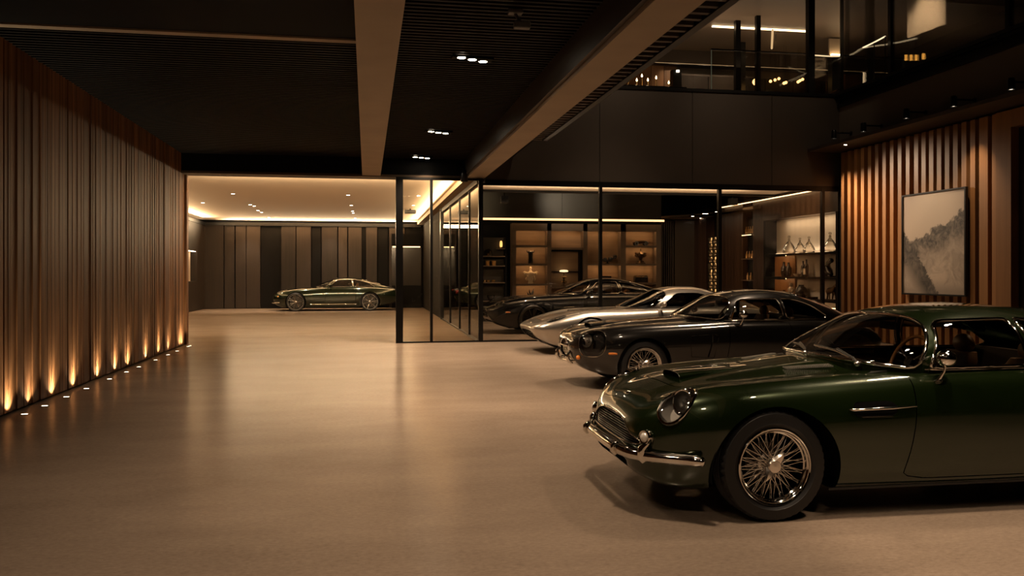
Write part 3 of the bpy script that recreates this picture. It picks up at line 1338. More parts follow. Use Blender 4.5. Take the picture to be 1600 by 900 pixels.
# ---- gunmetal coupe behind it
rows = [
    (.000, .560, .560, .20, .28, .560, .560, .24, 0),
    (.010, .650, .640, .24, .36, .55, .455, .30, 0),
    (.045, .715, .690, .33, .48, .54, .375, .40, 0),
    (.12, .765, .735, .46, .62, .54, .30, .52, .004),
    (.25, .805, .790, .56, .735, .55, .24, .64, .012),
    (.45, .840, .830, .61, .795, .57, .205, .71, .020),
    (.78, .885, .862, .635, .822, .585, .19, .75, .024),
    (1.20, .920, .880, .65, .830, .60, .185, .765, .022),
    (1.60, .945, .895, .67, .838, .61, .185, .77, .014),
    (2.00, .940, .905, .71, .842, .62, .185, .775, .006),
    (2.60, .935, .905, .72, .842, .62, .185, .775, .006),
    (3.20, .930, .905, .70, .836, .62, .19, .765, .006),
    (3.75, .905, .870, .62, .78, .61, .24, .70, 0),
    (4.15, .835, .80, .54, .69, .60, .32, .60, 0),
    (4.36, .745, .715, .45, .59, .59, .42, .50, 0),
    (4.45, .64, .63, .39, .52, .585, .53, .44, 0),
    (4.47, .59, .59, .36, .48, .59, .59, .40, 0)]
roof = [(1.45, .948, .0, .94), (1.48, .968, .30, .935), (1.55, 1.0, .47, .928), (1.68, 1.06, .60, .91), (1.85, 1.14, .68, .90), (2.02, 1.23, .71, .895), (2.2, 1.287, .718, .895), (2.4, 1.318, .715, .895),
        (2.65, 1.33, .71, .895), (3.0, 1.305, .695, .892), (3.4, 1.205, .65, .885), (3.8, 1.05, .58, .865), (4.1, .92, .47, .82), (4.28, .82, .35, .76)]
grey_grille = mirror_poly([(0, .655), (.09, .648), (.155, .615), (.185, .56), (.185, .49), (.15, .44), (.08, .415), (0, .41)])
GREY = dict(name='fastback_coupe', label='gunmetal grey classic coupe with an oval mesh grille and amber side marker', loc=(2.72, 11.35, 0), yaw=R(1.5),
            rows=rows, roof=roof, paint=PAINT_GREY, wheel_r=.335, rim_r=.232, wheel='wire', wheel_y_=.70, well_y=.785, arches=[(.84, .372), (3.20, .372)],
            pillar=((1.82, .90), (2.08, 1.225)), header=2.08, ws_base=.028, bead=.010, belt=.90, roof_n=2.7,
            windows=[('side_window', round_poly([(1.93, .925), (2.12, 1.175), (2.2, 1.20), (2.72, 1.212), (2.78, .925)], [.02, .05, .05, .03, .02])),
                     ('quarter_window', round_poly([(2.82, .925), (2.775, 1.21), (3.0, 1.195), (3.24, 1.115), (3.48, .96), (3.44, .925)], [.02, .03, .1, .1, .05, .03]))],
            rear_window=round_poly([(3.1, -.40), (3.1, .40), (3.75, .34), (3.75, -.34)], .09),
            front_cuts=[dict(name='grille', poly=grey_grille, xmax=.3, depth=.08, ring=.011, bars=9, bar_r=.004, vbars=8)],
            headlights=[dict(c=(.27, .60, .62), n=(-.60, .68, .30), a=.185, b=.200, depth=.22, ring=.007, bowl=.06, bowl_mat=PAINT_GREY, lamps=[(.02, -.06, .090, .012)], pw=2.5)],
            door=round_poly([(1.90, .93), (1.905, .70), (1.87, .45), (1.82, .26), (2.0, .235), (2.95, .235), (3.0, .35), (2.88, .62), (2.80, .93)], [.02, .2, .2, .03, .02, .03, .1, .1, .02]),
            bonnet=round_poly([(.30, -.30), (.30, .30), (1.40, .52), (1.44, 0), (1.40, -.52)], [.16, .16, .05, .01, .05]),
            cabin_x=(1.57, 3.3), cabin_w=.69, seat_dx=.78, mirror='round', mirror_at=(2.10, .79, 1.0), seat_mat=TAN)
WARP2 = ((0, .84, 1.45, 1.85, 4.47), (0, .90, 1.68, 2.05, 4.64))
warp(GREY, *WARP2)
car2, inf2 = build_car(GREY)
for sd in (-1, 1):
    b = MB()
    b.tube([(.045, sd * .29, .33), (.0, sd * .29, .35), (-.026, sd * .29, .40), (-.022, sd * .29, .46), (.012, sd * .285, .51)], [.012, .022, .026, .022, .012], n=10)
    b.build('overrider', CHROME, car2, smooth=60)
    b = MB()
    b.tube([(.035, sd * .33, .45), (.045, sd * .38, .455), (.08, sd * .44, .475), (.12, sd * .49, .51)], [.010, .014, .014, .008], n=8)
    b.build('quarter_bumper', CHROME, car2, smooth=60)
    b = MB()
    x0 = nose_x(inf2, sd * .50, .43)
    M = Matrix.Translation((x0 - .004, sd * .50, .43)) @ Vector((-.75, sd * .6, 0)).to_track_quat('Z', 'Y').to_matrix().to_4x4()
    b.lathe([(0, .026), (.018, .022), (.028, .01), (.030, 0), (.034, -.01)], 18)
    b.xf(M)
    b.build('turn_signal', AMBER, car2, smooth=60)
    b = MB()
    V2 = inf2['V']
    k = np.argsort((V2[:, 0] - .44) ** 2 + (V2[:, 2] - .50) ** 2 + np.where(V2[:, 1] * sd > .5, 0, 9))[:4]
    yb_ = float(np.abs(V2[k, 1]).mean())
    b.box(.40, .52, min(sd * (yb_ - .03), sd * (yb_ + .012)), max(sd * (yb_ - .03), sd * (yb_ + .012)), .485, .515, .008)
    b.build('side_marker', AMBER, car2, smooth=50)
    # framed side vent ahead of the door
    b = MB()
    b.tube([(1.55, sd * .828, .72), (1.53, sd * .832, .62), (1.55, sd * .828, .44), (1.87, sd * .828, .42), (1.93, sd * .838, .70), (1.89, sd * .832, .74)], .005, closed=True, n=6)
    b.tube([(1.85, sd * .834, .74), (1.83, sd * .842, .58), (1.79, sd * .832, .43)], .012, n=8)
    b.build('wing_vent', PAINT_GREY, car2, smooth=60)
    b = MB()
    b.tube([(x, sd * (float(inf2['Wg'](x)) + .006), float(inf2['Zb'](x)) + .018) for x in np.linspace(2.08, 3.65, 20)], .006, n=6)
    b.build('belt_moulding', CHROME, car2, smooth=60)
b = MB()
b.tube([(.09, -.46, .375), (.03, -.29, .365), (.0, -.12, .36), (-.005, 0, .36), (.0, .12, .36), (.03, .29, .365), (.09, .46, .375)], [.010, .018, .018, .018, .018, .018, .010], n=10)
b.build('bumper', CHROME, car2, smooth=60)
b = MB()
G = []
r2_ = catmull(GREY['rows'], 5)
for k in range(9):
    t = k / 8
    x = .34 + .75 * t
    w, h = .15 - .03 * t, .05 * (1 - t) ** 1.2
    zb = float(np.interp(x, r2_[:, 0], r2_[:, 1]))
    G.append([(x, -w * math.copysign(abs(math.cos(PI * q / 14)) ** .55, math.cos(PI * q / 14)), zb - .008 + h * math.sin(PI * q / 14) ** .45) for q in range(15)])
b.grid(G)
s2 = b.build('bonnet_scoop', PAINT_GREY, car2, smooth=60)
b = MB()
b.add([(p[0] + .03, p[1], p[2] - .003) for p in G[0]], [tuple(range(15))])
b.build('scoop_mouth', WELL, s2)

# ---- silver shark-nosed coupe
rows = [
    (.000, .500, .500, .30, .46, .500, .500, .42, 0),
    (.012, .535, .53, .40, .55, .495, .455, .50, 0),
    (.06, .575, .565, .48, .66, .49, .37, .58, 0),
    (.16, .620, .615, .56, .76, .49, .27, .66, .004),
    (.32, .680, .680, .62, .83, .50, .18, .73, .012),
    (.55, .745, .755, .66, .875, .52, .15, .78, .022),
    (.85, .805, .820, .68, .90, .54, .14, .81, .03),
    (1.25, .855, .850, .69, .90, .56, .14, .81, .024),
    (1.60, .885, .862, .70, .895, .57, .14, .81, .012),
    (2.00, .885, .87, .72, .89, .58, .14, .81, .006),
    (2.60, .885, .88, .73, .895, .58, .14, .81, .004),
    (3.20, .885, .885, .72, .92, .58, .15, .81, .004),
    (3.75, .865, .86, .68, .91, .58, .18, .80, 0),
    (4.15, .835, .82, .62, .85, .58, .26, .74, 0),
    (4.38, .78, .765, .56, .77, .58, .36, .66, 0),
    (4.46, .66, .655, .50, .70, .58, .50, .60, 0),
    (4.48, .59, .59, .46, .66, .59, .59, .56, 0)]
roof = [(1.25, .872, .0, .865), (1.29, .895, .33, .865), (1.38, .935, .50, .86), (1.55, 1.01, .62, .858), (1.78, 1.10, .70, .86), (2.0, 1.20, .725, .862), (2.2, 1.262, .73, .865), (2.45, 1.292, .725, .87),
        (2.7, 1.29, .715, .87), (3.0, 1.245, .69, .872), (3.4, 1.12, .64, .87), (3.8, 1.01, .57, .86), (4.1, .91, .47, .82), (4.25, .83, .38, .79)]
silver_mouth = mirror_poly([(0, .455), (.36, .45), (.46, .42), (.40, .28), (.34, .225), (0, .205)])
SILVER = dict(name='sports_coupe', label='silver sports coupe with a pointed shark nose and slit headlights', loc=(3.10, 16.25, 0), yaw=R(1.5),
              rows=rows, roof=roof, paint=PAINT_SILVER, wheel_r=.345, rim_r=.25, wheel='alloy', nspoke=8, wheel_y_=.77, well_y=.86, arches=[(.90, .378), (3.45, .385)],
              pillar=((1.70, .86), (2.14, 1.20)), header=2.06, ws_base=.022, bead=.006, belt=.86, roof_n=2.6, trim=BLACKTRIM, glass=CAR_GLASS_DARK,
              windows=[('side_window', round_poly([(1.86, .89), (2.2, 1.135), (2.3, 1.165), (2.72, 1.165), (2.95, 1.10), (3.05, .90)], [.02, .05, .08, .08, .05, .03])),
                       ('quarter_window', round_poly([(3.10, .905), (3.02, 1.08), (3.35, .98), (3.42, .92)], [.02, .03, .05, .03]))],
              rear_window=round_poly([(3.0, -.42), (3.0, .42), (3.8, .36), (3.8, -.36)], .09),
              front_cuts=[dict(name='air_intake', poly=silver_mouth, xmax=.35, depth=.10, ring=.008, bars=6, bar_r=.004, bar_mat=BLACKTRIM)],
              headlights=[dict(c=(.46, .69, .65), n=(-.35, .64, .68), a=.20, b=.078, depth=.14, rot=1.05, ring=.004, ring_mat=BLACKTRIM, bowl=.03, bowl_mat=BLACKTRIM, lamps=[(.05, 0, .022, .018), (-.02, 0, .022, .018), (-.09, 0, .018, .018)], pw=2.2)],
              door=round_poly([(1.78, .88), (1.80, .60), (1.75, .26), (2.0, .21), (2.85, .21), (3.02, .40), (3.06, .88)], [.02, .2, .06, .03, .06, .1, .02]),
              bonnet=round_poly([(.22, -.34), (.22, .34), (1.20, .60), (1.28, 0), (1.20, -.60)], [.16, .16, .05, .01, .05]),
              cabin_x=(1.45, 3.3), cabin_w=.70, seat_dx=.82, mirror='pod', mirror_at=(1.86, .84, .95), mirror_mat=PAINT_SILVER, seat_mat=DARKLEATHER)
warp(SILVER, (0, .9, 1.3, 4.48), (0, 1.12, 2.0, 5.15))
car3, inf3 = build_car(SILVER)
b = MB()
b.tube([(.75, -.79, .16), (.50, -.70, .175), (.38, -.5, .19), (.34, 0, .195), (.38, .5, .19), (.50, .70, .175), (.75, .79, .16)], [.01, .02, .024, .024, .024, .02, .01], n=8)
b.build('front_splitter', BLACKTRIM, car3, smooth=60)
for sd in (-1, 1):
    b = MB()
    G = []
    for k in range(8):
        t = k / 7
        x = 1.0 + .7 * t
        y = sd * (.42 + .08 * t)
        w = .085 * (1 - .3 * t)
        zb = float(np.interp(x, [r[0] for r in SILVER['rows']], [.5 * (r[1] + r[2]) - r[8] for r in SILVER['rows']]))
        G.append([(x, y - w + 2 * w * q / 8, zb - .01 + .03 * (1 - t) * math.sin(PI * q / 8) + .008) for q in range(9)])
    b.grid(G)
    b.build('bonnet_vent', BLACKTRIM, car3, smooth=60)

# ---- black coupe behind the glass
rows = [
    (.000, .540, .540, .30, .40, .540, .540, .36, 0),
    (.012, .600, .595, .36, .50, .53, .45, .44, 0),
    (.05, .650, .640, .44, .62, .52, .36, .54, 0),
    (.14, .705, .70, .53, .74, .52, .25, .65, .004),
    (.30, .765, .765, .61, .83, .53, .18, .74, .012),
    (.52, .815, .815, .65, .875, .55, .155, .79, .018),
    (.85, .865, .865, .67, .90, .57, .15, .815, .022),
    (1.25, .905, .89, .685, .90, .58, .15, .815, .018),
    (1.60, .935, .905, .70, .895, .60, .15, .815, .012),
    (2.00, .94, .915, .73, .89, .60, .15, .815, .006),
    (2.60, .94, .92, .735, .895, .61, .15, .815, .004),
    (3.20, .94, .93, .725, .915, .61, .16, .815, .004),
    (3.75, .925, .915, .68, .905, .61, .19, .80, 0),
    (4.20, .895, .875, .62, .85, .61, .27, .74, 0),
    (4.48, .83, .815, .55, .76, .61, .37, .66, 0),
    (4.58, .69, .685, .48, .69, .61, .52, .60, 0),
    (4.60, .61, .61, .45, .65, .61, .61, .56, 0)]
roof = [(1.42, .925, .0, .92), (1.46, .95, .33, .918), (1.55, .995, .50, .912), (1.72, 1.075, .63, .905), (1.95, 1.17, .705, .905), (2.15, 1.25, .73, .905), (2.35, 1.295, .735, .908), (2.6, 1.315, .73, .91),
        (2.85, 1.305, .72, .912), (3.2, 1.25, .69, .915), (3.6, 1.14, .635, .915), (3.95, 1.025, .56, .90), (4.2, .93, .47, .87), (4.35, .87, .38, .83)]
black_grille = mirror_poly([(0, .575), (.26, .565), (.36, .53), (.38, .48), (.33, .40), (.26, .375), (0, .37)])
BLACKC = dict(name='sports_coupe', label='black coupe with multi-spoke wheels parked behind the glass partition', loc=(3.05, 21.75, 0), yaw=R(2.0), scale=1.09,
              rows=rows, roof=roof, paint=PAINT_BLACK, wheel_r=.345, rim_r=.262, wheel='alloy', nspoke=9, wheel_mat=ALLOYDARK, wheel_y_=.775, well_y=.865, arches=[(.90, .378), (3.55, .385)],
              pillar=((1.84, .905), (2.24, 1.25)), header=2.18, ws_base=.024, bead=.007, belt=.905, roof_n=2.6,
              windows=[('side_window', round_poly([(1.99, .94), (2.28, 1.19), (2.36, 1.215), (2.80, 1.225), (2.86, .94)], [.02, .05, .06, .03, .02])),
                       ('quarter_window', round_poly([(2.90, .94), (2.85, 1.222), (3.1, 1.20), (3.45, 1.08), (3.62, .97), (3.58, .94)], [.02, .03, .08, .08, .04, .03]))],
              rear_window=round_poly([(3.2, -.42), (3.2, .42), (3.95, .36), (3.95, -.36)], .09),
              front_cuts=[dict(name='grille', poly=black_grille, xmax=.35, depth=.08, ring=.010, bars=6, bar_r=.005),
                          dict(name='air_intake', poly=mirror_poly([(0, .31), (.42, .31), (.48, .285), (.42, .245), (0, .24)]), xmax=.4, depth=.08)],
              headlights=[dict(c=(.32, .66, .715), n=(-.50, .46, .70), a=.165, b=.085, depth=.15, rot=.75, ring=.004, ring_mat=BLACKTRIM, bowl=.05, bowl_mat=BLACKTRIM, lamps=[(.06, 0, .05, .03), (-.05, 0, .045, .03)])],
              door=round_poly([(1.88, .925), (1.90, .62), (1.85, .27), (2.1, .22), (2.80, .22), (2.98, .40), (2.93, .925)], [.02, .2, .06, .03, .06, .1, .02]),
              bonnet=round_poly([(.26, -.34), (.26, .34), (1.36, .60), (1.44, 0), (1.36, -.60)], [.16, .16, .05, .01, .05]),
              cabin_x=(1.60, 3.4), cabin_w=.71, seat_dx=.82, mirror='pod', mirror_at=(2.06, .85, 1.00), seat_mat=TAN)
warp(BLACKC, (0, .9, 1.42, 4.6), (0, 1.02, 1.78, 4.95))
car4, inf4 = build_car(BLACKC)
for sd in (-1, 1):
    b = MB()
    V4 = inf4['V']
    k = np.argsort((V4[:, 0] - .42) ** 2 + (V4[:, 2] - .52) ** 2 + np.where(V4[:, 1] * sd > .5, 0, 9))[:4]
    yb_ = float(np.abs(V4[k, 1]).mean())
    b.box(.36, .52, min(sd * (yb_ - .03), sd * (yb_ + .008)), max(sd * (yb_ - .03), sd * (yb_ + .008)), .50, .53, .008)
    b.build('side_marker', AMBER, car4, smooth=50)
    b = MB()
    for q in range(3):
        b.tube([(1.75, sd * .905, .62 - .04 * q), (2.0, sd * .905, .63 - .04 * q)], .006, n=6)
    b.build('wing_vent', CHROME, car4, smooth=60)

# ---- green coupe in the far bay
rows = [tuple(r) for r in rows]
rows = [(r[0] * 1.07,) + r[1:] for r in rows]
roof = [(g[0] * 1.07, g[1], g[2], g[3]) for g in roof]
FARC = dict(name='long_coupe', label='deep green coupe parked side-on against the dark panelled far wall', loc=(-3.78, 35.6, 0), yaw=0, scale=1.05,
            rows=rows, roof=roof, paint=PAINT_FAR, wheel_r=.36, rim_r=.285, wheel='alloy', nspoke=7, wheel_mat=ALLOY, wheel_y_=.775, well_y=.865, arches=[(.90, .39), (3.72, .395)],
            pillar=((1.97, .905), (2.40, 1.25)), header=2.33, ws_base=.024, bead=.009, belt=.905, roof_n=2.6,
            windows=[('side_window', round_poly([(2.13, .94), (2.44, 1.19), (2.53, 1.215), (3.0, 1.225), (3.06, .94)], [.02, .05, .06, .03, .02])),
                     ('quarter_window', round_poly([(3.10, .94), (3.05, 1.222), (3.32, 1.20), (3.69, 1.08), (3.87, .97), (3.83, .94)], [.02, .03, .08, .08, .04, .03]))],
            rear_window=round_poly([(3.42, -.42), (3.42, .42), (4.22, .36), (4.22, -.36)], .09),
            front_cuts=[dict(name='grille', poly=black_grille, xmax=.35, depth=.08, ring=.012, bars=5, bar_r=.006)],
            headlights=[dict(c=(.32, .66, .715), n=(-.50, .46, .70), a=.14, b=.085, depth=.15, rot=.75, ring=.010, bowl=.05, lamps=[(.04, 0, .05, .03), (-.05, 0, .045, .03)])],
            door=round_poly([(2.01, .925), (2.03, .62), (1.98, .27), (2.2, .22), (3.0, .22), (3.18, .40), (3.13, .925)], [.02, .2, .06, .03, .06, .1, .02]),
            cabin_x=(1.72, 3.6), cabin_w=.71, seat_dx=.85, mirror='pod', mirror_at=(2.2, .85, 1.0), seat_mat=TAN)
car5, inf5 = build_car(FARC)
b = MB()
b.tube([(1.45, -.872, .27), (3.2, -.872, .27)], .016, n=6)
b.build('sill_trim', CHROME, car5, smooth=60)
for sd in (-1, 1):
    b = MB()
    b.tube([(.30, sd * .80, .34), (.10, sd * .68, .33), (.0, sd * .5, .33), (-.02, sd * .2, .33)], [.02, .03, .03, .02], n=8)
    b.build('bumper', CHROME, car5, smooth=60)
    b = MB()
    b.box(4.72, 4.86, min(sd * .62, sd * .76), max(sd * .62, sd * .76), .66, .80, .02)
    b.build('tail_light', pm('red_lens', (.35, .01, .008), .15, coat=1), car5, smooth=50)
    b = MB()
    b.box(.20, .27, min(sd * .72, sd * .80), max(sd * .72, sd * .80), .55, .60, .01)
    b.build('side_marker', AMBER, car5, smooth=50)
# ================================================================ the building
def floor_mat():
    m, nt, b = nodes_of('polished_concrete')
    L = nt.links.new
    tc = nt.nodes.new('ShaderNodeTexCoord')
    n1 = nt.nodes.new('ShaderNodeTexNoise')
    n1.inputs['Scale'].default_value = .55
    n1.inputs['Detail'].default_value = 10
    n1.inputs['Roughness'].default_value = .68
    mp = nt.nodes.new('ShaderNodeMapping')
    mp.inputs['Scale'].default_value = (1, 2.2, 1)
    L(tc.outputs['Object'], mp.inputs['Vector'])
    L(mp.outputs['Vector'], n1.inputs['Vector'])
    n2 = nt.nodes.new('ShaderNodeTexNoise')
    n2.inputs['Scale'].default_value = 24
    n2.inputs['Detail'].default_value = 8
    n2.inputs['Roughness'].default_value = .75
    L(mp.outputs['Vector'], n2.inputs['Vector'])
    ad = nt.nodes.new('ShaderNodeMath')
    ad.operation = 'MULTIPLY_ADD'
    ad.inputs[1].default_value = .68
    L(n2.outputs['Fac'], ad.inputs[0])
    sc = nt.nodes.new('ShaderNodeMath')
    sc.operation = 'MULTIPLY'
    sc.inputs[1].default_value = .52
    L(n1.outputs['Fac'], sc.inputs[0])
    L(sc.outputs[0], ad.inputs[2])
    cr = nt.nodes.new('ShaderNodeValToRGB')
    cr.color_ramp.elements[0].position = .40
    cr.color_ramp.elements[0].color = (.148, .110, .082, 1)
    cr.color_ramp.elements[1].position = .80
    cr.color_ramp.elements[1].color = (.290, .225, .172, 1)
    L(ad.outputs[0], cr.inputs[0])
    # fine dark pores
    vo = nt.nodes.new('ShaderNodeTexVoronoi')
    vo.inputs['Scale'].default_value = 26
    L(tc.outputs['Object'], vo.inputs['Vector'])
    lt = nt.nodes.new('ShaderNodeMath')
    lt.operation = 'LESS_THAN'
    lt.inputs[1].default_value = .07
    L(vo.outputs['Distance'], lt.inputs[0])
    mx = nt.nodes.new('ShaderNodeMix')
    mx.data_type = 'RGBA'
    mx.inputs[7].default_value = (.14, .10, .065, 1)
    sm = nt.nodes.new('ShaderNodeMath')
    sm.operation = 'MULTIPLY'
    sm.inputs[1].default_value = .22
    L(lt.outputs[0], sm.inputs[0])
    L(sm.outputs[0], mx.inputs[0])
    L(cr.outputs[0], mx.inputs[6])
    L(mx.outputs[2], b.inputs['Base Color'])
    b.inputs['Roughness'].default_value = .65
    b.inputs['Specular IOR Level'].default_value = 0
    # sealed satin finish: a soft mirror that stays modest at low angles
    gl = nt.nodes.new('ShaderNodeBsdfGlossy')
    gl.inputs['Color'].default_value = (1, .96, .91, 1)
    rr = nt.nodes.new('ShaderNodeMapRange')
    rr.inputs['To Min'].default_value = .19
    rr.inputs['To Max'].default_value = .25
    L(n2.outputs['Fac'], rr.inputs['Value'])
    L(rr.outputs[0], gl.inputs['Roughness'])
    fr = nt.nodes.new('ShaderNodeFresnel')
    fr.inputs['IOR'].default_value = 1.38
    ff = nt.nodes.new('ShaderNodeMath')
    ff.operation = 'MULTIPLY_ADD'
    ff.inputs[1].default_value = .24
    ff.inputs[2].default_value = .035
    L(fr.outputs[0], ff.inputs[0])
    ms = nt.nodes.new('ShaderNodeMixShader')
    L(ff.outputs[0], ms.inputs[0])
    L(b.outputs[0], ms.inputs[1])
    L(gl.outputs[0], ms.inputs[2])
    out = [n for n in nt.nodes if n.type == 'OUTPUT_MATERIAL'][0]
    L(ms.outputs[0], out.inputs[0])
    return m


FLOOR = floor_mat()
WALNUT = wood_mat('walnut_boards', (.068, .028, .012), (.26, .117, .048), .5, gloss=.15)
SLATWOOD = wood_mat('oak_slats', (.17, .076, .026), (.47, .225, .082), .45)
DARKWOOD = wood_mat('dark_panel_wood', (.005, .004, .0033), (.038, .027, .0195), .5, gloss=.2)
BLACKWOOD = pm('black_stained_wood', (.003, .0026, .0024), .6, spec=.1)
BLACKPLASTER = pm('black_plaster', (.0022, .0021, .0023), .7, spec=.1)
SLATBLACK = pm('ceiling_slat', (.0065, .0048, .0038), .6, spec=.15)
BEAMC = pm('beam_plaster', (.36, .275, .19), .6, noise=.18, nscale=1.6, bump=.05)
PANELDARK = pm('bronze_panel', (.060, .048, .038), .42, .25, noise=.12, nscale=2.0)
METAL = pm('black_metal', (.010, .0095, .009), .35, .6)
PALE = pm('pale_ceiling', (.80, .66, .50), .75)
BRASS = pm('brass_edge', (.35, .22, .10), .35, 1.0)
PANE = thin_glass('window_glass', (.93, .91, .87), 1.45, .85)
LED = emis('led_warm', (1, .62, .28), 12)
LEDW = emis('led_white', (1, .74, .46), 16)
LAMPW = emis('lamp_lens', (1, .82, .58), 45)


def struct(mb, name, mat, parent=None, smooth=None):
    o = mb.build(name, mat, parent, smooth)
    if parent is None:
        o['kind'] = 'structure'
    return o


GYP = 18.70     # glass front plane
FARY = 37.8
XL, XP, XR = -3.9, 2.5, 11.4
ZH, ZC = 3.72, 4.12

struct(MB().box(-9, 17, -4, 39, -.12, 0), 'floor', FLOOR)
# ---- left timber wall
b = MB().box(-4.35, -3.99, -4, 19.2, 0, 4.22)
wl = struct(b, 'wall_left', BLACKWOOD)
b = MB()
y = -3.95
while y < 19.0:
    w = random.choice([.03, .035, .05, .05, .07, .09, .12])
    b.tone = random.random() ** 1.2
    d = random.choice([.038, .040, .041, .042, .043, .045, .045, .030])
    b.box(-3.995, -3.90 - .045 + d, y, min(y + w, 19.05), .025, 4.2)
    y += w + random.choice([.0, .0, .001, .001, .003])
b.build('timber_boards', WALNUT, wl)
b = MB()
b.tone = .4
b.box(-4.35, -3.86, 19.06, 19.24, 0, ZH)
b.tone = .6
b.box(-4.35, -3.9, 19.2, 19.28, 0, ZH)
struct(b, 'trim_1', WALNUT)
# ---- shell around and behind the camera
struct(MB().box(-4.35, 17, -4.2, -4, 0, 9.2), 'wall_front', BLACKPLASTER)
struct(MB().box(-9.2, -9, 19.3, 39, 0, 9.2), 'wall_outer', BLACKPLASTER)
# ---- ceiling of the hall: black panel near, slats beyond a brass strip, two beams
c = struct(MB().box(-4.35, 3.3, -4.2, 19.0, ZC + .10, ZC + .22), 'ceiling', BLACKPLASTER)
struct(MB().box(-3.99, -.1, -4, 9.20, ZC - .01, ZC + .10), 'ceiling_panel', BLACKPLASTER)
b = MB().box(-3.99, -.1, 9.20, 9.32, ZC - .03, ZC + .10)
struct(b, 'trim_2', BEAMC)


def slats(x0, x1, y0, y1, pitch=.11, w=.045, h=.06):
    b = MB()
    y = y0
    while y < y1:
        b.tone = random.random()
        b.box(x0, x1, y, y + w, ZC - h + .06, ZC + .06)
        y += pitch
    return b


slats(-3.99, -.1, 9.36, GYP).build('slats', SLATBLACK, c)
slats(.30, 2.22, -2, GYP).build('slats', SLATBLACK, c)
slats(2.64, 3.27, 3, 15.4, .20, .06, .10).build('slats', pm('soffit_slat', (.07, .05, .036), .5), c)
b = MB().box(-.1, .30, -4, GYP, ZH, ZC + .1)
struct(b, 'beam_centre', BEAMC)
b = MB().box(2.22, 2.24, -4, GYP, ZH + .06, ZC + .1).box(2.22, 2.64, -4, GYP, ZH + .06, ZC + .1)
struct(MB().box(2.24, 2.64, -4, FARY, ZH, ZC + .1), 'beam_side', BEAMC)
struct(MB().box(2.19, 2.24, -4, GYP, ZH + .05, ZC + .1), 'trim_3', PANELDARK)
struct(MB().box(3.27, 3.36, -4, 15.4, ZC - .06, 9.2), 'wall_void', METAL)
struct(MB().box(2.64, 17, -4.2, 18.7, 9.0, 9.2), 'ceiling_void', BLACKPLASTER)
# ---- header over the openings
struct(MB().box(-4.35, 2.24, GYP, 19.25, ZH + .03, ZC + .3), 'wall_header', BLACKPLASTER)
struct(MB().box(-4.35, 2.24, GYP - .01, 19.25, ZH - .02, ZH + .03), 'trim_4', pm('bronze_edge', (.07, .045, .026), .5, .3))
# ---- bronze panel wall above the glass
seam = [2.64] + [on_y(u, 200, GYP)[0] for u in (937, 1082, 1206)] + [XR + .3]
wb_ = MB().box(2.64, XR + .3, GYP + .06, 19.1, 3.66, 5.88)
wbk = struct(wb_, 'wall_back', BLACKPLASTER)
for i in range(4):
    bb = MB().box(seam[i] + .006, seam[i + 1] - .006, GYP, GYP + .06, 3.68, 5.86)
    bb.build('panel', PANELDARK, wbk)
struct(MB().box(2.64, XR + .3, GYP - .015, 19.1, 3.60, 3.68), 'trim_5', METAL)
# ---- glass front: posts, panes, rails
posts = [(624, .16), (674, .06), (751, .10), (938, .07), (1124, .08), (1285, .07), (1322, .14)]
px = [on_y(u, 400, GYP)[0] for u, w in posts]
for i, (u, w) in enumerate(posts):
    struct(MB().box(px[i] - w / 2, px[i] + w / 2, GYP - .05, GYP + .05, 0, 3.70 if i < 3 else 3.60), 'window_post' if i else 'window_post', METAL)
for i in range(6):
    x0, x1 = px[i] + posts[i][1] / 2, px[i + 1] - posts[i + 1][1] / 2
    zt = 3.70 if i < 2 else 3.60
    f = struct(MB().box(x0, x1, GYP - .04, GYP + .04, 0, .035).box(x0, x1, GYP - .04, GYP + .04, zt - .05, zt), 'window_%d' % (i + 1), METAL)
    MB().box(x0, x1, GYP - .006, GYP + .006, .035, zt - .05).build('pane', PANE, f)
# ---- glass partition running back from the front
ys = [GYP + .1, 20.4, 22.6, 25.2, 28.0]
for i in range(4):
    f = struct(MB().box(XP - .03, XP + .03, ys[i], ys[i + 1], 0, .04).box(XP - .03, XP + .03, ys[i], ys[i + 1], 3.60, ZH), 'window_%d' % (i + 7), METAL)
    MB().box(XP - .005, XP + .005, ys[i], ys[i + 1], .04, 3.6).build('pane', PANE, f)
    if i:
        MB().box(XP - .03, XP + .03, ys[i] - .02, ys[i] + .02, .04, 3.6).build('mullion', METAL, f)
struct(MB().box(XP - .06, XP + .06, 27.95, 28.15, 0, ZH), 'window_post', METAL)
struct(MB().box(XP, XP + .12, 28.15, FARY, 0, ZH), 'wall_partition', pm('matt_black', (.008, .007, .006), .85, spec=.1))
# ---- far bay
struct(MB().box(-7.2, 2.3, 19.25, FARY + .3, 3.86, 3.96), 'ceiling_far', PALE)
wf_ = struct(MB().box(-7.2, 2.5, FARY, FARY + .25, 0, 3.95), 'wall_far', BLACKPLASTER)
edges = [(318, 350, 1), (351.5, 367, 1), (369, 385, 1), (386, 407, 1), (407.5, 440, 0), (440, 462, 1), (463.5, 486, 1), (487, 501, 0), (503, 527, 1), (529, 542.5, 1), (544.5, 565, 1), (566, 571, 0), (572, 589, 1), (591, 606, 0), (608, 632, 1), (634, 662, 0)]
for k, (u0, u1, lt) in enumerate(edges):
    x0, x1 = on_y(u0, 400, FARY)[0], on_y(u1, 400, FARY)[0]
    bb = MB()
    bb.tone = .25 + .75 * random.random()
    bb.box(x0, x1, FARY - (.12 if lt else .05), FARY, .02, 3.62)
    bb.build('panel', DARKWOOD if lt else BLACKWOOD, wf_)
MB().box(-6.9, 2.4, FARY - .18, FARY, 3.62, 3.68).box(-6.9, 2.4, FARY - .18, FARY - .16, 3.68, 3.75).build('cove_ledge', METAL, wf_)
MB().box(-6.4, 2.2, FARY - .10, FARY - .06, 3.69, 3.71).build('led_strip', LEDW, wf_)
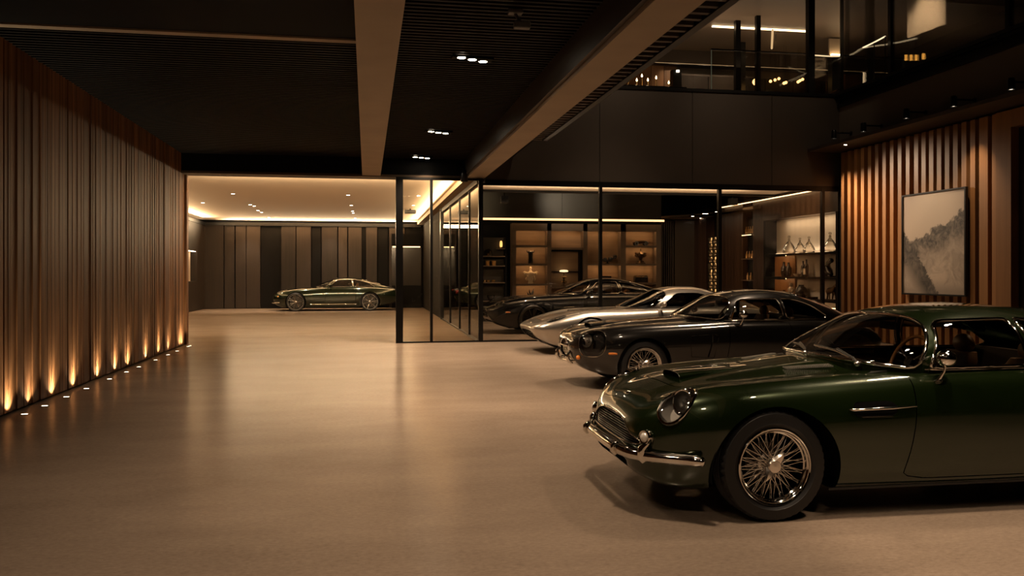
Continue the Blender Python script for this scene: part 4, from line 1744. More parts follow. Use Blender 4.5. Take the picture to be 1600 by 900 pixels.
# left wall of the far bay with a lit display niche
zN0, zN1, yN0, yN1 = 1.22, 2.46, 33.2, 36.1
wfl = struct(MB().box(-7.35, -7.2, 19.25, FARY, 0, 3.95), 'wall_far_left', BLACKPLASTER)
bb = MB()
for (a0, a1) in ((21, 25), (25.03, 29), (29.03, 33.2)):
    bb.tone = random.random()
    bb.box(-7.2, -6.9, a0, a1, 0.02, 3.62)
bb.tone = .3
bb.box(-7.2, -6.9, yN0, yN1, .02, zN0).box(-7.2, -6.9, yN0, yN1, zN1, 3.62).box(-7.2, -6.9, yN1, FARY - .12, .02, 3.62)
bb.build('panel', DARKWOOD, wfl)
MB().box(-7.2, -7.17, yN0, yN1, zN0, zN1).build('niche_back', PALE, wfl)
MB().box(-7.0, -6.96, yN0 + .05, yN1 - .05, zN1 - .03, zN1 - .01).build('led_strip', LEDW, wfl)
MB().box(-7.2, -6.86, 20, FARY - .16, 3.62, 3.68).box(-6.88, -6.86, 20, FARY - .16, 3.68, 3.75).build('cove_ledge', METAL, wfl)
MB().box(-6.98, -6.94, 20, FARY - .3, 3.69, 3.71).build('led_strip', emis('led_soft', (1, .72, .42), 4), wfl)
# dark glazed sideboard wall at the right end of the far bay
x0, x1 = on_y(608, 400, FARY - .2)[0], on_y(660, 400, FARY - .2)[0]
# ---- lounge behind the glass
LY = 28.0
struct(MB().box(2.62, XR + .4, 19.1, 21.7, 3.76, 3.86), 'ceiling_lounge', PALE)
struct(MB().box(2.62, XR + .4, 21.7, LY + .2, 4.32, 4.42), 'ceiling_coffer', BLACKPLASTER)
struct(MB().box(2.62, XR + .4, 21.7, 21.8, 3.70, 4.34), 'trim_6', METAL)
wlo = struct(MB().box(2.62, XR + .4, LY, LY + .2, 0, 4.4), 'wall_lounge', BLACKPLASTER)
xa, xb = on_y(752, 400, LY - .06)[0], on_y(1033, 400, LY - .06)[0]
bb = MB()
s = [2.64, on_y(878, 330, LY - .5)[0], on_y(1033, 330, LY - .5)[0]]
for i in range(2):
    bb.box(s[i], s[i + 1] - .012, LY - .55, LY, 3.40, 4.3)
bb.build('bulkhead', pm('bulkhead_panel', (.085, .075, .062), .45, .1), wlo)
MB().box(2.7, on_y(1038, 345, LY - .5)[0], LY - .50, LY - .46, 3.335, 3.40).build('led_strip', emis('led_cove', (1, .56, .26), 2.6), wlo)
# dropped soffit to the right with a slanted edge
sx = [on_y(1033, 345, LY)[0], XR, XR, on_y(1120, 318, 24)[0]]
struct(MB().prism([(sx[0], LY), (XR, LY), (XR, 22.8), (sx[0] + 1.9, 24.6)], 3.46, 3.56, 'z'), 'ceiling_soffit', pm('soffit_board', (.36, .27, .19), .6))
# panels right of the bookcase
bb = MB()
xq = [on_y(u, 400, LY - .1)[0] for u in (1033, 1053, 1054, 1105, 1107)]
for k in range(6):
    xx = xq[0] + (xq[1] - xq[0]) * k / 6
    bb.box(xx + .02, xx + .055, LY - .12, LY, .02, 3.40)
bb.box(xq[2], xq[3] + .5, LY - .16, LY, .02, 3.42)
bb.build('panel', pm('lounge_panel', (.075, .056, .042), .42), wlo)
# right wall of lounge and hall
wr = struct(MB().box(XR + .36, XR + .5, -4, LY + .2, 0, 4.5), 'wall_right', BLACKPLASTER)
bb = MB()
y = 22.65
while y < 27.9:
    bb.tone = random.random() * .6
    if not (25.9 < y < 26.75) and not (23.3 < y < 24.0):
        bb.box(XR, XR + .36, y, y + .07, .02, 3.75)
    y += .085
bb.build('ribbed_panel', wood_mat('ribbed_wood', (.022, .011, .008), (.085, .042, .028), .4), wr)
MB().box(XR + .30, XR + .36, 22.6, 28, 0, 3.75).build('backing', BLACKWOOD, wr)
MB().box(XR, XR + .36, 18.75, 22.65, 3.08, 3.76).build('niche_head', wood_mat('ribbed_wood', (.022, .011, .008), (.085, .042, .028), .4), wr)
MB().box(XR, XR + .36, 18.75, 18.86, 0, 3.08).box(XR, XR + .36, 22.53, 22.65, 0, 3.08).build('niche_side', BLACKWOOD, wr)
MB().box(XR - .14, XR - .11, 18.95, 25.5, 3.66, 3.68).build('led_strip', emis('led_line', (1, .62, .30), 5), wr)
MB().box(XR - .16, XR, 18.95, 25.5, 3.68, 3.75).build('led_channel', METAL, wr)
# slatted feature wall
struct(MB().box(XR, XR + .36, 12.4, 18.68, 0, 4.5), 'wall_slatted', pm('slat_backing', (.004, .0025, .002), .6))
sw_ = bpy.data.objects['wall_slatted']
bb = MB()
y = 18.45
while y > 13.42:
    w = .12 if y > 16 else (.13 if y > 14 else .22)
    bb.tone = .35 + .5 * random.random()
    bb.box(XR - .10, XR, y - w, y, .02, 4.46)
    y -= w + (.152 if y > 16 else .105)
bb.build('slats', SLATWOOD, sw_)
bb = MB()
bb.tone = .5
bb.box(XR - .16, XR, 13.0, 13.36, 0, 4.46)
bb.tone = .3
bb.box(XR - .16, XR, 11.0, 13.0, 4.15, 4.46)
struct(bb, 'trim_7', SLATWOOD)
struct(MB().box(XR + .05, XR + .36, -4, 12.4, 0, 4.5), 'doorway_shade_slab', pm('doorway_shade', (.006, .005, .005), .5))  # near-black slab stands in for the shade of an open doorway
# canopy shelf, fascia and cornice
struct(MB().box(10.55, XR + .1, 4, 18.68, 4.50, 4.57), 'trim_8', PANELDARK)
struct(MB().box(XR, XR + .3, -4, 18.7, 4.57, 5.60), 'wall_fascia', pm('fascia_paint', (.13, .11, .09), .5))
bb = MB()
for (dx, z0, z1) in ((.06, 5.60, 5.68), (.0, 5.68, 5.80), (.10, 5.80, 5.86), (.16, 5.86, 5.93)):
    bb.box(XR - dx, XR + .3, -4, 18.7, z0, z1)
struct(bb, 'trim_9', METAL)
struct(MB().box(2.64, XR + .3, GYP - .04, GYP + .2, 5.86, 5.93), 'trim_10', METAL)
# ---- upper floor
struct(MB().box(2.64, 17, 19.1, 24.6, 5.6, 5.90), 'floor_upper', pm('upper_floor', (.05, .036, .026), .3))
struct(MB().box(XR + .3, 17, -4, 19.1, 5.6, 5.90), 'floor_upper_side', pm('upper_floor', (.05, .036, .026), .3))
struct(MB().box(2.64, 17, 19.1, 24.8, 8.5, 8.7), 'ceiling_upper', pm('upper_ceiling', (.20, .15, .11), .5))
struct(MB().box(XR + .3, 17, -4, 19.1, 8.5, 8.7), 'ceiling_upper_side', pm('upper_ceiling', (.20, .15, .11), .5))
wu = struct(MB().box(2.64, 17, 24.6, 24.8, 5.9, 8.5), 'wall_upper', pm('upper_wall', (.055, .038, .026), .45))
bb = MB()
xq = on_y(1058, 100, 24.5)[0]
for k in range(12):
    bb.tone = random.random()
    bb.box(xq - .42 * (k + 1), xq - .42 * k - .012, 24.5, 24.6, 5.9, 7.95)
bb.build('wood_panel', SLATWOOD, wu)
bb = MB()
for k in range(6):
    bb.tone = random.random()
    bb.box(xq + .1 + .95 * k, xq + 1.03 + .95 * k, 24.53, 24.6, 5.9, 7.7)
bb.build('dark_panel', DARKWOOD, wu)
MB().box(3, xq + 5.6, 24.3, 24.36, 7.98, 8.0).build('led_strip', emis('upper_cove', (1, .66, .34), 1.0), wu)
MB().box(3, xq + 5.6, 24.25, 24.6, 7.95, 7.98).build('cove_shelf', METAL, wu)
struct(MB().box(16.6, 16.8, -4, 24.6, 5.9, 8.5), 'wall_upper_side', pm('upper_wall_dark', (.035, .026, .02), .45))
for i, (u0, u1) in enumerate(((905, 1268), (1268, 1322))):
    x0, x1 = on_y(u0, 100, GYP)[0], on_y(u1, 100, GYP)[0]
    x0 = max(x0, 3.0) if i else 2.7
    f = struct(MB().box(x1 - .08, x1 + .08, GYP - .02, GYP + .14, 5.93, 9.0), 'window_%d' % (i + 11), METAL)
    MB().box(x0, x1 - .08, GYP + .03, GYP + .045, 5.93, 8.95).build('pane', PANE, f)
xs_ = [18.6, 16.75, 13.3, 9.5, 5.5]
for i in range(4):
    f = struct(MB().box(XR + .02, XR + .12, xs_[i + 1] - .05, xs_[i + 1] + .05, 5.93, 9.0), 'window_%d' % (i + 13), METAL)
    MB().box(XR + .05, XR + .065, xs_[i + 1] + .05, xs_[i], 5.93, 8.95).build('pane', PANE, f)
# ================================================================ fittings and things
DARKGLAZE = pm('dark_glaze', (.010, .009, .008), .15, coat=.6)
BRONZE = pm('bronze', (.10, .06, .03), .3, .9)
GOLD = pm('gold_metal', (.55, .34, .12), .25, 1.0)
IVORY = pm('ivory_stone', (.62, .50, .36), .55, noise=.12, nscale=12)
CLEAR = thin_glass('clear_glass', (.80, .78, .74), 1.45, .9)
SHELFM = pm('shelf_board', (.13, .095, .068), .4, noise=.2, nscale=5)
CELLBACK = wood_mat('cell_back', (.16, .10, .06), (.36, .24, .145), .5, axis='X', attr=False)

# ---- uplights along the timber wall
UPL_PX = [(26, 648), (54, 635), (87, 621), (120, 608), (156, 593), (182, 582), (202, 574), (231, 563), (249, 555), (266, 549), (281, 542), (295, 537)]
UPLIGHTS = []
for i, (u, v) in enumerate(UPL_PX):
    yy = on_floor(u, v)[1]
    if i == 11:
        yy = 18.75
    UPLIGHTS.append((XL + .17, yy))
up0 = None
for i, (x, y) in enumerate(UPLIGHTS):
    lb = 'small round uplight set in the floor at the foot of the timber wall'
    ordn = ['nearest the camera', 'second along from the near end', 'third along from the near end', 'fourth along from the near end', 'fifth along from the near end', 'sixth along from the near end',
            'seventh along from the near end', 'fifth along from the far end', 'fourth along from the far end', 'third along from the far end', 'second along from the far end', 'at the far corner of the wall'][i]
    lab = 'glowing round floor uplight by the timber wall, ' + ordn
    if up0 is None:
        t = thing('floor_uplight', lab, 'light', (x, y, 0), 0, 'uplights along the timber wall')
        MB().lathe([(.034, .0005), (.036, .006), (.048, .006), (.05, .0005)], 20).build('bezel', METAL, t, smooth=40)
        MB().lathe([(0, .004), (.034, .004)], 16).build('lens', emis('uplight_lens', (1, .80, .55), 9), t)
        up0 = t
    else:
        dup(up0, (x, y, 0), lab)

# ---- triple downlights in the slatted ceiling
CL_PX = [(738, 93), (685, 207), (657, 249)]
CLUSTERS = []
t0 = None
for i, (u, v) in enumerate(CL_PX):
    Z = FPX * (ZC - .03 - CAMZ) / (CV - v)
    xc = ray(u) * Z
    x, y = xc * cs_ + Z * sn_, min(-xc * sn_ + Z * cs_, 18.3)
    CLUSTERS.append((x, y))
    lab = 'triple recessed downlight in the slatted ceiling, ' + ('nearest and largest of three' if i == 0 else 'the middle one of three' if i == 1 else 'by the header above the glass front')
    if t0 is None:
        t = thing('triple_downlight', lab, 'light', (x, y, ZC - .03), R(8), 'triple downlights in the slatted ceiling')
        MB().box(-.25, .25, -.07, .07, 0, .07, .006).build('housing', BLACKPLASTER, t)
        for d in (-.145, 0, .145):
            b = MB()
            b.lathe([(.05, -.004), (.058, -.006), (.06, .01)], 20, (d, d * .35, 0))
            b.build('ring', METAL, t, smooth=40)
            b = MB()
            b.lathe([(0, -.003), (.05, -.003)], 16, (d, d * .35, 0))
            b.build('lamp', LAMPW, t)
        t0 = t
    else:
        dup(t0, (x, y, ZC - .03), lab)
# small ceiling bracket near the top edge
x, y = CLUSTERS[0][0] + .05, 7.2
t = thing('ceiling_camera', 'small grey security camera on a ceiling bracket above the hall', 'camera', (1.42, 7.95, ZC - .04))
MB().box(-.07, .07, -.05, .05, 0, .04, .008).build('base', pm('grey_plastic', (.09, .085, .08), .4), t)
MB().tube([(0, 0, 0), (.03, -.02, -.06), (.05, -.03, -.09)], .016).build('bracket', pm('grey_plastic', (.09, .085, .08), .4), t)
MB().box(-.02, .14, -.075, .005, -.15, -.08, .012).build('camera_body', pm('grey_plastic', (.09, .085, .08), .4), t)
# spotlight under the end of the side beam
t = thing('beam_spotlight', 'black spotlight fixed where the side beam meets the glass front', 'light', (2.14, 18.45, ZH + .08))
MB().box(-.04, .04, -.04, .04, -.02, .06, .006).build('mount', METAL, t)
b = MB()
b.lathe([(0, -.19), (.075, -.19), (.085, -.15), (.07, .0), (0, .0)], 20, (0, 0, -.02))
b.build('lamp_head', BLACKTRIM, t, smooth=40)

# ---- track spots on arms above the slatted wall
TR = [(1303, 212), (1349, 201), (1416, 180), (1490, 161), (1580, 134)]
tr0 = None
for i, (u, v) in enumerate(TR):
    y, z = on_x(u, v, 10.95)
    z = max(z, 4.72)
    lab = 'black arm spotlight above the slatted wall, ' + ['over the corner by the glass front', 'second out from the corner', 'directly above the mountain picture', 'fourth out from the corner', 'farthest out from the corner'][i]
    if tr0 is None:
        t = thing('arm_spotlight', lab, 'light', (10.95, y, z), 0, 'arm spotlights above the slatted wall')
        MB().tube([(.45, 0, .07), (.02, 0, .07)], .018).lathe([(0, .44), (.05, .44), (.05, .455), (0, .455)], 12, (0, 0, .07), axis='x').build('arm', METAL, t, smooth=50)
        b = MB()
        b.lathe([(0, .13), (.05, .13), (.062, .10), (.062, -.07), (.052, -.07), (.048, -.03), (0, -.03)], 20)
        h = b.build('lamp_head', METAL, t, smooth=40)
        MB().lathe([(0, -.055), (.05, -.055)], 16).build('lens', emis('arm_lens', (1, .82, .6), 5), h)
        tr0 = t
    else:
        dup(tr0, (10.95, y, z), lab)
# recessed light in the canopy corner
y, z = on_x(1321, 229, 10.8)
t = thing('canopy_downlight', 'tiny bright downlight recessed in the canopy at the glass corner', 'light', (10.8, y, 4.50))
MB().lathe([(.035, -.001), (.05, -.008), (.055, .0)], 18).build('ring', METAL, t, smooth=40)
MB().lathe([(0, -.003), (.035, -.003)], 14).build('lamp', LAMPW, t)

# ---- the mountain picture
ya, yb = 14.12, 16.0
def art_mat():
    m, nt, b = nodes_of('mountain_print')
    L = nt.links.new
    tc = nt.nodes.new('ShaderNodeTexCoord')
    sp = nt.nodes.new('ShaderNodeSeparateXYZ')
    L(tc.outputs['Object'], sp.inputs[0])

    def math_(op, a, b_=None, c=None):
        n = nt.nodes.new('ShaderNodeMath')
        n.operation = op
        for i, q in enumerate((a, b_, c)):
            if q is None:
                continue
            if isinstance(q, (int, float)):
                n.inputs[i].default_value = q
            else:
                L(q, n.inputs[i])
        return n.outputs[0]

    def noise(scale, det=6, rough=.6, dist=0.0, st=None):
        n = nt.nodes.new('ShaderNodeTexNoise')
        n.inputs['Scale'].default_value = scale
        n.inputs['Detail'].default_value = det
        n.inputs['Roughness'].default_value = rough
        n.inputs['Distortion'].default_value = dist
        mp = nt.nodes.new('ShaderNodeMapping')
        mp.inputs['Scale'].default_value = st or (1, 1, 1)
        L(tc.outputs['Object'], mp.inputs['Vector'])
        L(mp.outputs[0], n.inputs['Vector'])
        return n.outputs['Fac']
    s = math_('MULTIPLY', sp.outputs['Y'], -1 / 1.88)          # 0 at the left edge .. 1 at the right edge seen from the hall
    h = math_('MULTIPLY', sp.outputs['Z'], 1 / 2.06)           # 0 bottom .. 1 top
    nA = noise(2.2, 8, .62)
    nB = noise(5.0, 8, .68, 1.5)
    # far ridge, rising to the right edge
    r1 = math_('ADD', math_('MULTIPLY_ADD', s, .26, .53), math_('MULTIPLY_ADD', nA, .42, -.21))
    d1 = math_('SUBTRACT', r1, h)
    # near spur on the left, falling to the right
    r2 = math_('ADD', math_('MULTIPLY_ADD', s, -1.05, .66), math_('MULTIPLY_ADD', nB, .24, -.12))
    d2 = math_('SUBTRACT', r2, h)

    def ramp(v, e0, e1):
        n = nt.nodes.new('ShaderNodeMapRange')
        n.inputs['From Min'].default_value = e0
        n.inputs['From Max'].default_value = e1
        n.clamp = True
        L(v, n.inputs['Value'])
        return n.outputs[0]
    mist = ramp(noise(3.2, 7, .6, 1.2), .36, .60)
    m1 = math_('MULTIPLY', math_('MULTIPLY', ramp(d1, 0, .03), math_('SUBTRACT', 1, ramp(d1, .14, .42))), math_('MULTIPLY_ADD', nB, 1.5, .10))
    m2 = math_('MULTIPLY', math_('MULTIPLY', ramp(d2, 0, .03), math_('SUBTRACT', 1, ramp(d2, .20, .55))), math_('MULTIPLY_ADD', nB, .9, .42))
    low = math_('MULTIPLY', math_('SUBTRACT', 1, ramp(h, .04, .16)), .45)
    wisps = math_('MULTIPLY', math_('SUBTRACT', 1, mist), math_('MULTIPLY', ramp(d1, .05, .2), .42))
    dk = math_('MAXIMUM', math_('MAXIMUM', m1, m2), math_('MAXIMUM', low, wisps))
    dk = math_('MINIMUM', math_('MAXIMUM', dk, 0), .96)
    mx = nt.nodes.new('ShaderNodeMix')
    mx.data_type = 'RGBA'
    mx.inputs[6].default_value = (.52, .41, .315, 1)
    mx.inputs[7].default_value = (.030, .026, .022, 1)
    L(dk, mx.inputs[0])
    L(mx.outputs[2], b.inputs['Base Color'])
    b.inputs['Roughness'].default_value = .55
    return m


t = thing('framed_picture', 'tall framed print of misty mountains hung on the slatted wall', 'picture', (XR - .16, yb, 1.13))
b = MB()
for (y0, y1, z0, z1) in ((-1.90, -1.865, -.02, 2.08), (-.015, .02, -.02, 2.08), (-1.865, -.015, -.02, .012), (-1.865, -.015, 2.05, 2.08)):
    b.box(-.03, .03, y0, y1, z0, z1)
b.build('frame', BLACKTRIM, t)
MB().box(-.012, .02, -1.865, -.015, .012, 2.05).build('print', art_mat(), t)

# ---- lounge bookcase
LYB = LY - .03


def bx(u):
    return on_y(u, 400, 27.62)[0]


def bz(v, u=915):
    return on_y(u, v, 27.62)[1]


X0, X1 = bx(800), bx(1033)
bt = thing('bookcase', 'large walnut bookcase with lit open compartments on the lounge back wall', 'bookcase', (X0, 27.8, 0))
b = MB()


def loc(x):
    return x - X0


ycf, ycb = -.18, .18
cells = [(806, 855, [360, 384.5, 412.7, 444, 472]), (861.5, 911.5, [360, 388, 448, 472]), (918, 970, [360, 412.5, 448, 472]), (978, 1025, [360, 384, 412.5, 442.5, 472])]
topz = bz(350)
b.box(0, loc(X1), ycb - .02, ycb, .0, topz)
b.build('back', CELLBACK, bt)
b = MB()
b.box(0, loc(bx(806)), ycf - .05, ycb, 0, topz)
b.build('end_panel', SHELFM, bt)
MB().box(loc(bx(1025)), loc(X1), ycf - .02, ycb, 0, topz).build('end_panel', SHELFM, bt)
for i in range(3):
    MB().box(loc(bx(cells[i][1])), loc(bx(cells[i + 1][0])), ycf, ycb, 0, topz).build('upright', SHELFM, bt)
MB().box(loc(bx(806)), loc(bx(1025)), ycf, ycb, bz(360), topz).box(loc(bx(806)), loc(bx(1025)), ycf, ycf + .014, bz(360) - .03, bz(360)).build('top_rail', SHELFM, bt)
MB().box(loc(bx(806)), loc(bx(1025)), ycf, ycb, 0, bz(474)).build('plinth', SHELFM, bt)
SHELF_Z = {}
CELL_LED = emis('cell_led', (1, .58, .26), 22)
lit = {0: [0, 1, 2, 3], 1: [0], 2: [0, 1], 3: [0, 1, 2]}
for ci, (u0, u1, vs_) in enumerate(cells):
    for k, v in enumerate(vs_[1:]):
        z = bz(v)
        SHELF_Z[(ci, k)] = z + .0195
        MB().box(loc(bx(u0)), loc(bx(u1)), ycf, ycb - .02, z - .03, z + .018).box(loc(bx(u0)), loc(bx(u1)), ycf, ycf + .014, z - .052, z - .03).build('shelf', SHELFM, bt)
    for k in lit[ci]:
        z = bz(vs_[k]) - (.0 if k == 0 else .03)
        MB().box(loc(bx(u0)) + .02, loc(bx(u1)) - .02, -.155, -.125, z - .012, z - .002).build('led_strip', CELL_LED, bt)
# framed recess in the second column
u0, u1 = 863, 909
b = MB()
b.box(loc(bx(u0)), loc(bx(u1)), -.10, .14, bz(393), bz(390)).box(loc(bx(u1)) - .05, loc(bx(u1)), -.10, .14, bz(446), bz(393)).box(loc(bx(u0)), loc(bx(u1)), .05, .14, bz(425.5), bz(424))
b.build('inner_frame', BLACKWOOD, bt)


def put(name, label, cat, u, ci, k, y=27.72, group=None):
    """an object standing on a bookcase shelf"""
    x = on_y(u, 430, y)[0]
    return thing(name, label, cat, (x, y, SHELF_Z[(ci, k)]), 0, group)


def lathe_part(t, name, prof, mat, n=24, c=(0, 0, 0), smooth=50):
    return MB().lathe(prof, n, c).build(name, mat, t, smooth=smooth)


# black horned vase
t = put('vase', 'tall black vase with two horn handles in the left bookcase column', 'vase', 829, 0, 1)
lathe_part(t, 'body', [(0, 0), (.075, 0), (.085, .02), (.078, .2), (.085, .36), (.09, .40), (.07, .42), (.06, .40), (0, .40)], DARKGLAZE)
for s in (-1, 1):
    MB().tube([(s * .07, 0, .36), (s * .12, 0, .40), (s * .13, 0, .46)], [.02, .018, .006]).build('handle', DARKGLAZE, t, smooth=60)
# ivory torso
t = put('bust', 'ivory winged torso sculpture glowing in the left bookcase column', 'sculpture', 829, 0, 2)
b = MB()
b.lathe([(0, 0), (.10, 0), (.11, .03), (.09, .06), (.085, .10), (.12, .24), (.16, .36), (.15, .43), (.06, .47), (.045, .52), (.035, .56), (0, .57)], 20)
b.sphere((0, 0, .60), .05, 8, (.9, 1, 1.2))
for s in (-1, 1):
    b.sphere((s * .17, 0, .38), .085, 8, (1.1, .8, .9))
    b.sphere((s * .11, -.05, .27), .06, 7)
    b.tube([(s * .18, 0, .40), (s * .24, .0, .46), (s * .30, 0, .44)], [.05, .03, .008])
    b.sphere((s * .15, .02, .18), .06, 7, (1, .8, 1.2))
b.build('torso', IVORY, t, smooth=60)
t.scale = (.88, .88, .88)
# dark spiky ornament
t = put('ornament', 'dark spiky leaf ornament on the lowest lit shelf at left', 'ornament', 829, 0, 3, group=None)
b = MB()
b.lathe([(0, 0), (.09, 0), (.06, .03), (.03, .08), (.05, .14), (0, .18)], 14)
for k in range(9):
    a = k * 2.4
    b.tube([(0, 0, .08 + .02 * k), (.09 * math.cos(a), .05 * math.sin(a), .16 + .025 * k), (.13 * math.cos(a), .07 * math.sin(a), .22 + .03 * k)], [.02, .025, .003])
b.build('leaves', DARKGLAZE, t, smooth=60)
# tiered lamp
t = put('table_lamp', 'brass tiered lamp with a flat glowing disc shade', 'lamp', 881, 1, 1, 27.70)
b = MB()
b.lathe([(0, 0), (.11, 0), (.11, .02), (.03, .04), (.03, .10), (.07, .13), (.07, .17), (.025, .2), (.025, .25), (.055, .28), (.055, .32), (.02, .35), (.02, .50), (0, .50)], 20)
b.build('stem', BRONZE, t, smooth=40)
lathe_part(t, 'lamp_shade', [(0, .48), (.14, .49), (.15, .52), (.12, .55), (0, .56)], emis('lamp_shade', (1, .70, .38), 2.2))
b = MB()
for k in range(10):
    a = 2 * PI * k / 10
    b.sphere((.085 * math.cos(a), .085 * math.sin(a), .15 + .16 * (k % 2)), .022, 5)
    b.bar((.02 * math.cos(a), .02 * math.sin(a), .15 + .16 * (k % 2)), (.085 * math.cos(a), .085 * math.sin(a), .15 + .16 * (k % 2)), .008)
b.build('beads', GOLD, t, smooth=60)
# gilt bowl of shells
t = put('bowl', 'gilt bowl of ornaments on the low shelf behind the black coupe', 'bowl', 884, 1, 2, 27.72)
lathe_part(t, 'bowl', [(0, .02), (.10, .02), (.12, 0), (.13, .02), (.22, .12), (.21, .13), (.12, .05), (0, .04)], GOLD)
b = MB()
for k in range(9):
    a = k * 2.4
    b.sphere((.10 * math.cos(a) * (k / 9), .10 * math.sin(a) * (k / 9), .12 + .02 * (k % 3)), .06, 6, (1, 1, .8))
b.build('fruit', GOLD, t, smooth=60)
# tray with balls
t = put('sculpture', 'dark sculpture of linked spheres in the tall third compartment', 'sculpture', 949, 2, 0, 27.66)
b = MB()
b.lathe([(0, 0), (.09, 0), (.03, .03), (.03, .08), (0, .08)], 16)
b.tube([(-.26, 0, .17), (-.1, 0, .09), (.08, 0, .10), (.26, 0, .20)], [.03, .035, .035, .03])
for (x, z, r) in ((-.26, .19, .07), (-.08, .13, .075), (.10, .15, .08), (.27, .23, .075)):
    b.sphere((x, 0, z), r, 8)
b.build('spheres', DARKGLAZE, t, smooth=60)
t = put('box', 'plain dark square box in the third compartment under the sphere sculpture', 'box', 947, 2, 1, 27.70)
MB().box(-.16, .16, -.10, .10, 0, .30, .01).build('body', BLACKWOOD, t)
MB().box(-.165, .165, -.105, .105, .30, .345, .01).build('lid', BLACKWOOD, t)
# model car on the top shelf
t = put('model_car', 'small bronze model racing car on the top shelf at right', 'model car', 1001, 3, 0, 27.70)
b = MB()
b.tube([(-.28, 0, .09), (-.2, 0, .11), (0, 0, .13), (.12, 0, .14), (.26, 0, .10)], [.03, .06, .07, .06, .03])
b.build('body', BRONZE, t, smooth=60)
for x in (-.18, .17):
    for y in (-.09, .09):
        MB().lathe([(.03, -.02), (.07, -.02), (.075, 0), (.07, .02), (.03, .02)], 18, (x, y, .075), axis='y', closed=True).build('wheel', DARKGLAZE, t, smooth=50)
# crown trophy
t = put('trophy', 'dark crown shaped trophy on a tiered base in the right bookcase column', 'trophy', 1001, 3, 1, 27.70)
b = MB()
b.lathe([(0, 0), (.18, 0), (.18, .03), (.13, .05), (.13, .09), (.05, .12), (.07, .2), (.15, .25), (.16, .33), (.10, .37), (.05, .40), (.02, .46), (.03, .5), (.0, .56)], 20)
b.build('cup', BRONZE, t, smooth=45)
for s in range(6):
    a = s * PI / 3
    MB().tube([(.12 * math.cos(a), .12 * math.sin(a), .22), (.20 * math.cos(a), .20 * math.sin(a), .27), (.17 * math.cos(a), .17 * math.sin(a), .36), (.10 * math.cos(a), .10 * math.sin(a), .36)], .018).sphere((.18 * math.cos(a), .18 * math.sin(a), .36), .032, 6).build('handle', BRONZE, t, smooth=60)
t = put('casket', 'dark lidded casket with a gold rim on the low right shelf', 'box', 1001, 3, 2, 27.70)
MB().box(-.24, .24, -.10, .10, 0, .19, .02).build('body', DARKGLAZE, t)
MB().tube([(-.24, -.105, .20), (.24, -.105, .20), (.24, .105, .20), (-.24, .105, .20)], .010, closed=True).build('rim', GOLD, t, smooth=60)
MB().box(-.22, .22, -.09, .09, .20, .24, .01).build('lid', DARKGLAZE, t)

# ---- open display shelves left of the bookcase
xd0, xd1 = on_y(752, 400, 26.4)[0], on_y(788, 400, 26.4)[0]
ds = thing('display_shelf', 'dark open display shelves left of the bookcase behind the glass', 'shelves', (xd0, 26.4, 0))
MB().box(xd1 - xd0, xd1 - xd0 + .06, -.16, .16, 0, 2.7).build('side_panel', BLACKWOOD, ds)
MB().box(-.06, 0, -.16, .16, 0, 2.7).build('side_panel', BLACKWOOD, ds)
MB().box(0, xd1 - xd0, .13, .16, 0, 2.7).build('back', pm('shelf_back', (.03, .024, .018), .5), ds)
DZ = []
for v in (388, 400, 415, 441, 470):
    z = on_y(770, v, 26.4)[1]
    DZ.append(z + .0015)
    MB().box(0 if v != 388 else .5, xd1 - xd0, -.16, .13, z - .03, z).build('shelf', SHELFM, ds)


def dput(name, label, cat, u, k):
    return thing(name, label, cat, (on_y(u, 400, 26.36)[0], 26.37, DZ[k]), 0)


t = dput('candle_lamp', 'small amber candle lamp on the highest dark display shelf', 'lamp', 783, 0)
lathe_part(t, 'base', [(0, 0), (.05, 0), (.05, .04), (0, .04)], GOLD)
lathe_part(t, 'flame_glass', [(.035, .04), (.045, .1), (.04, .2), (.02, .24), (0, .24)], emis('amber_glow', (1, .5, .15), 2.0))
t = dput('dome', 'glass dome over a small ornament on the display shelf', 'ornament', 763, 1)
lathe_part(t, 'glass_dome', [(.13, 0), (.13, .10), (.09, .19), (.02, .23), (0, .23)], CLEAR)
lathe_part(t, 'ornament', [(0, 0), (.06, .0), (.04, .06), (.06, .1), (0, .14)], BRONZE)
for q, (u, nm) in enumerate(((762, 'pair of amber tumblers on the display shelf, the left tumbler'), (772, 'pair of amber tumblers on the display shelf, the right tumbler'))):
    t = dput('tumbler', nm, 'glass', u, 2)
    lathe_part(t, 'glass', [(0, .0), (.06, 0), (.068, .15), (.062, .15), (.055, .02), (0, .02)], pm('amber_glass', (.55, .30, .10), .1, .3, coat=1))
for q, (u, nm) in enumerate(((757, 'gold votive at the end of the low display shelf by the post'), (763, 'gold votive in the middle of the low display shelf'), (771, 'gold votive nearest the bookcase on the low display shelf'))):
    t = dput('votive', nm, 'candle', u, 3)
    lathe_part(t, 'cup', [(0, 0), (.05, 0), (.065, .07), (.055, .07), (.04, .02), (0, .02)], GOLD)
    lathe_part(t, 'candle', [(0, .02), (.035, .02), (.035, .05), (0, .055)], emis('votive_glow', (1, .55, .2), 3.0))
t = dput('glass_bowl', 'wide clear glass bowl on the lowest display shelf', 'bowl', 767, 4)
lathe_part(t, 'bowl', [(0, .0), (.06, 0), (.11, .10), (.13, .18), (.12, .18), (.10, .10), (.05, .02), (0, .02)], CLEAR)

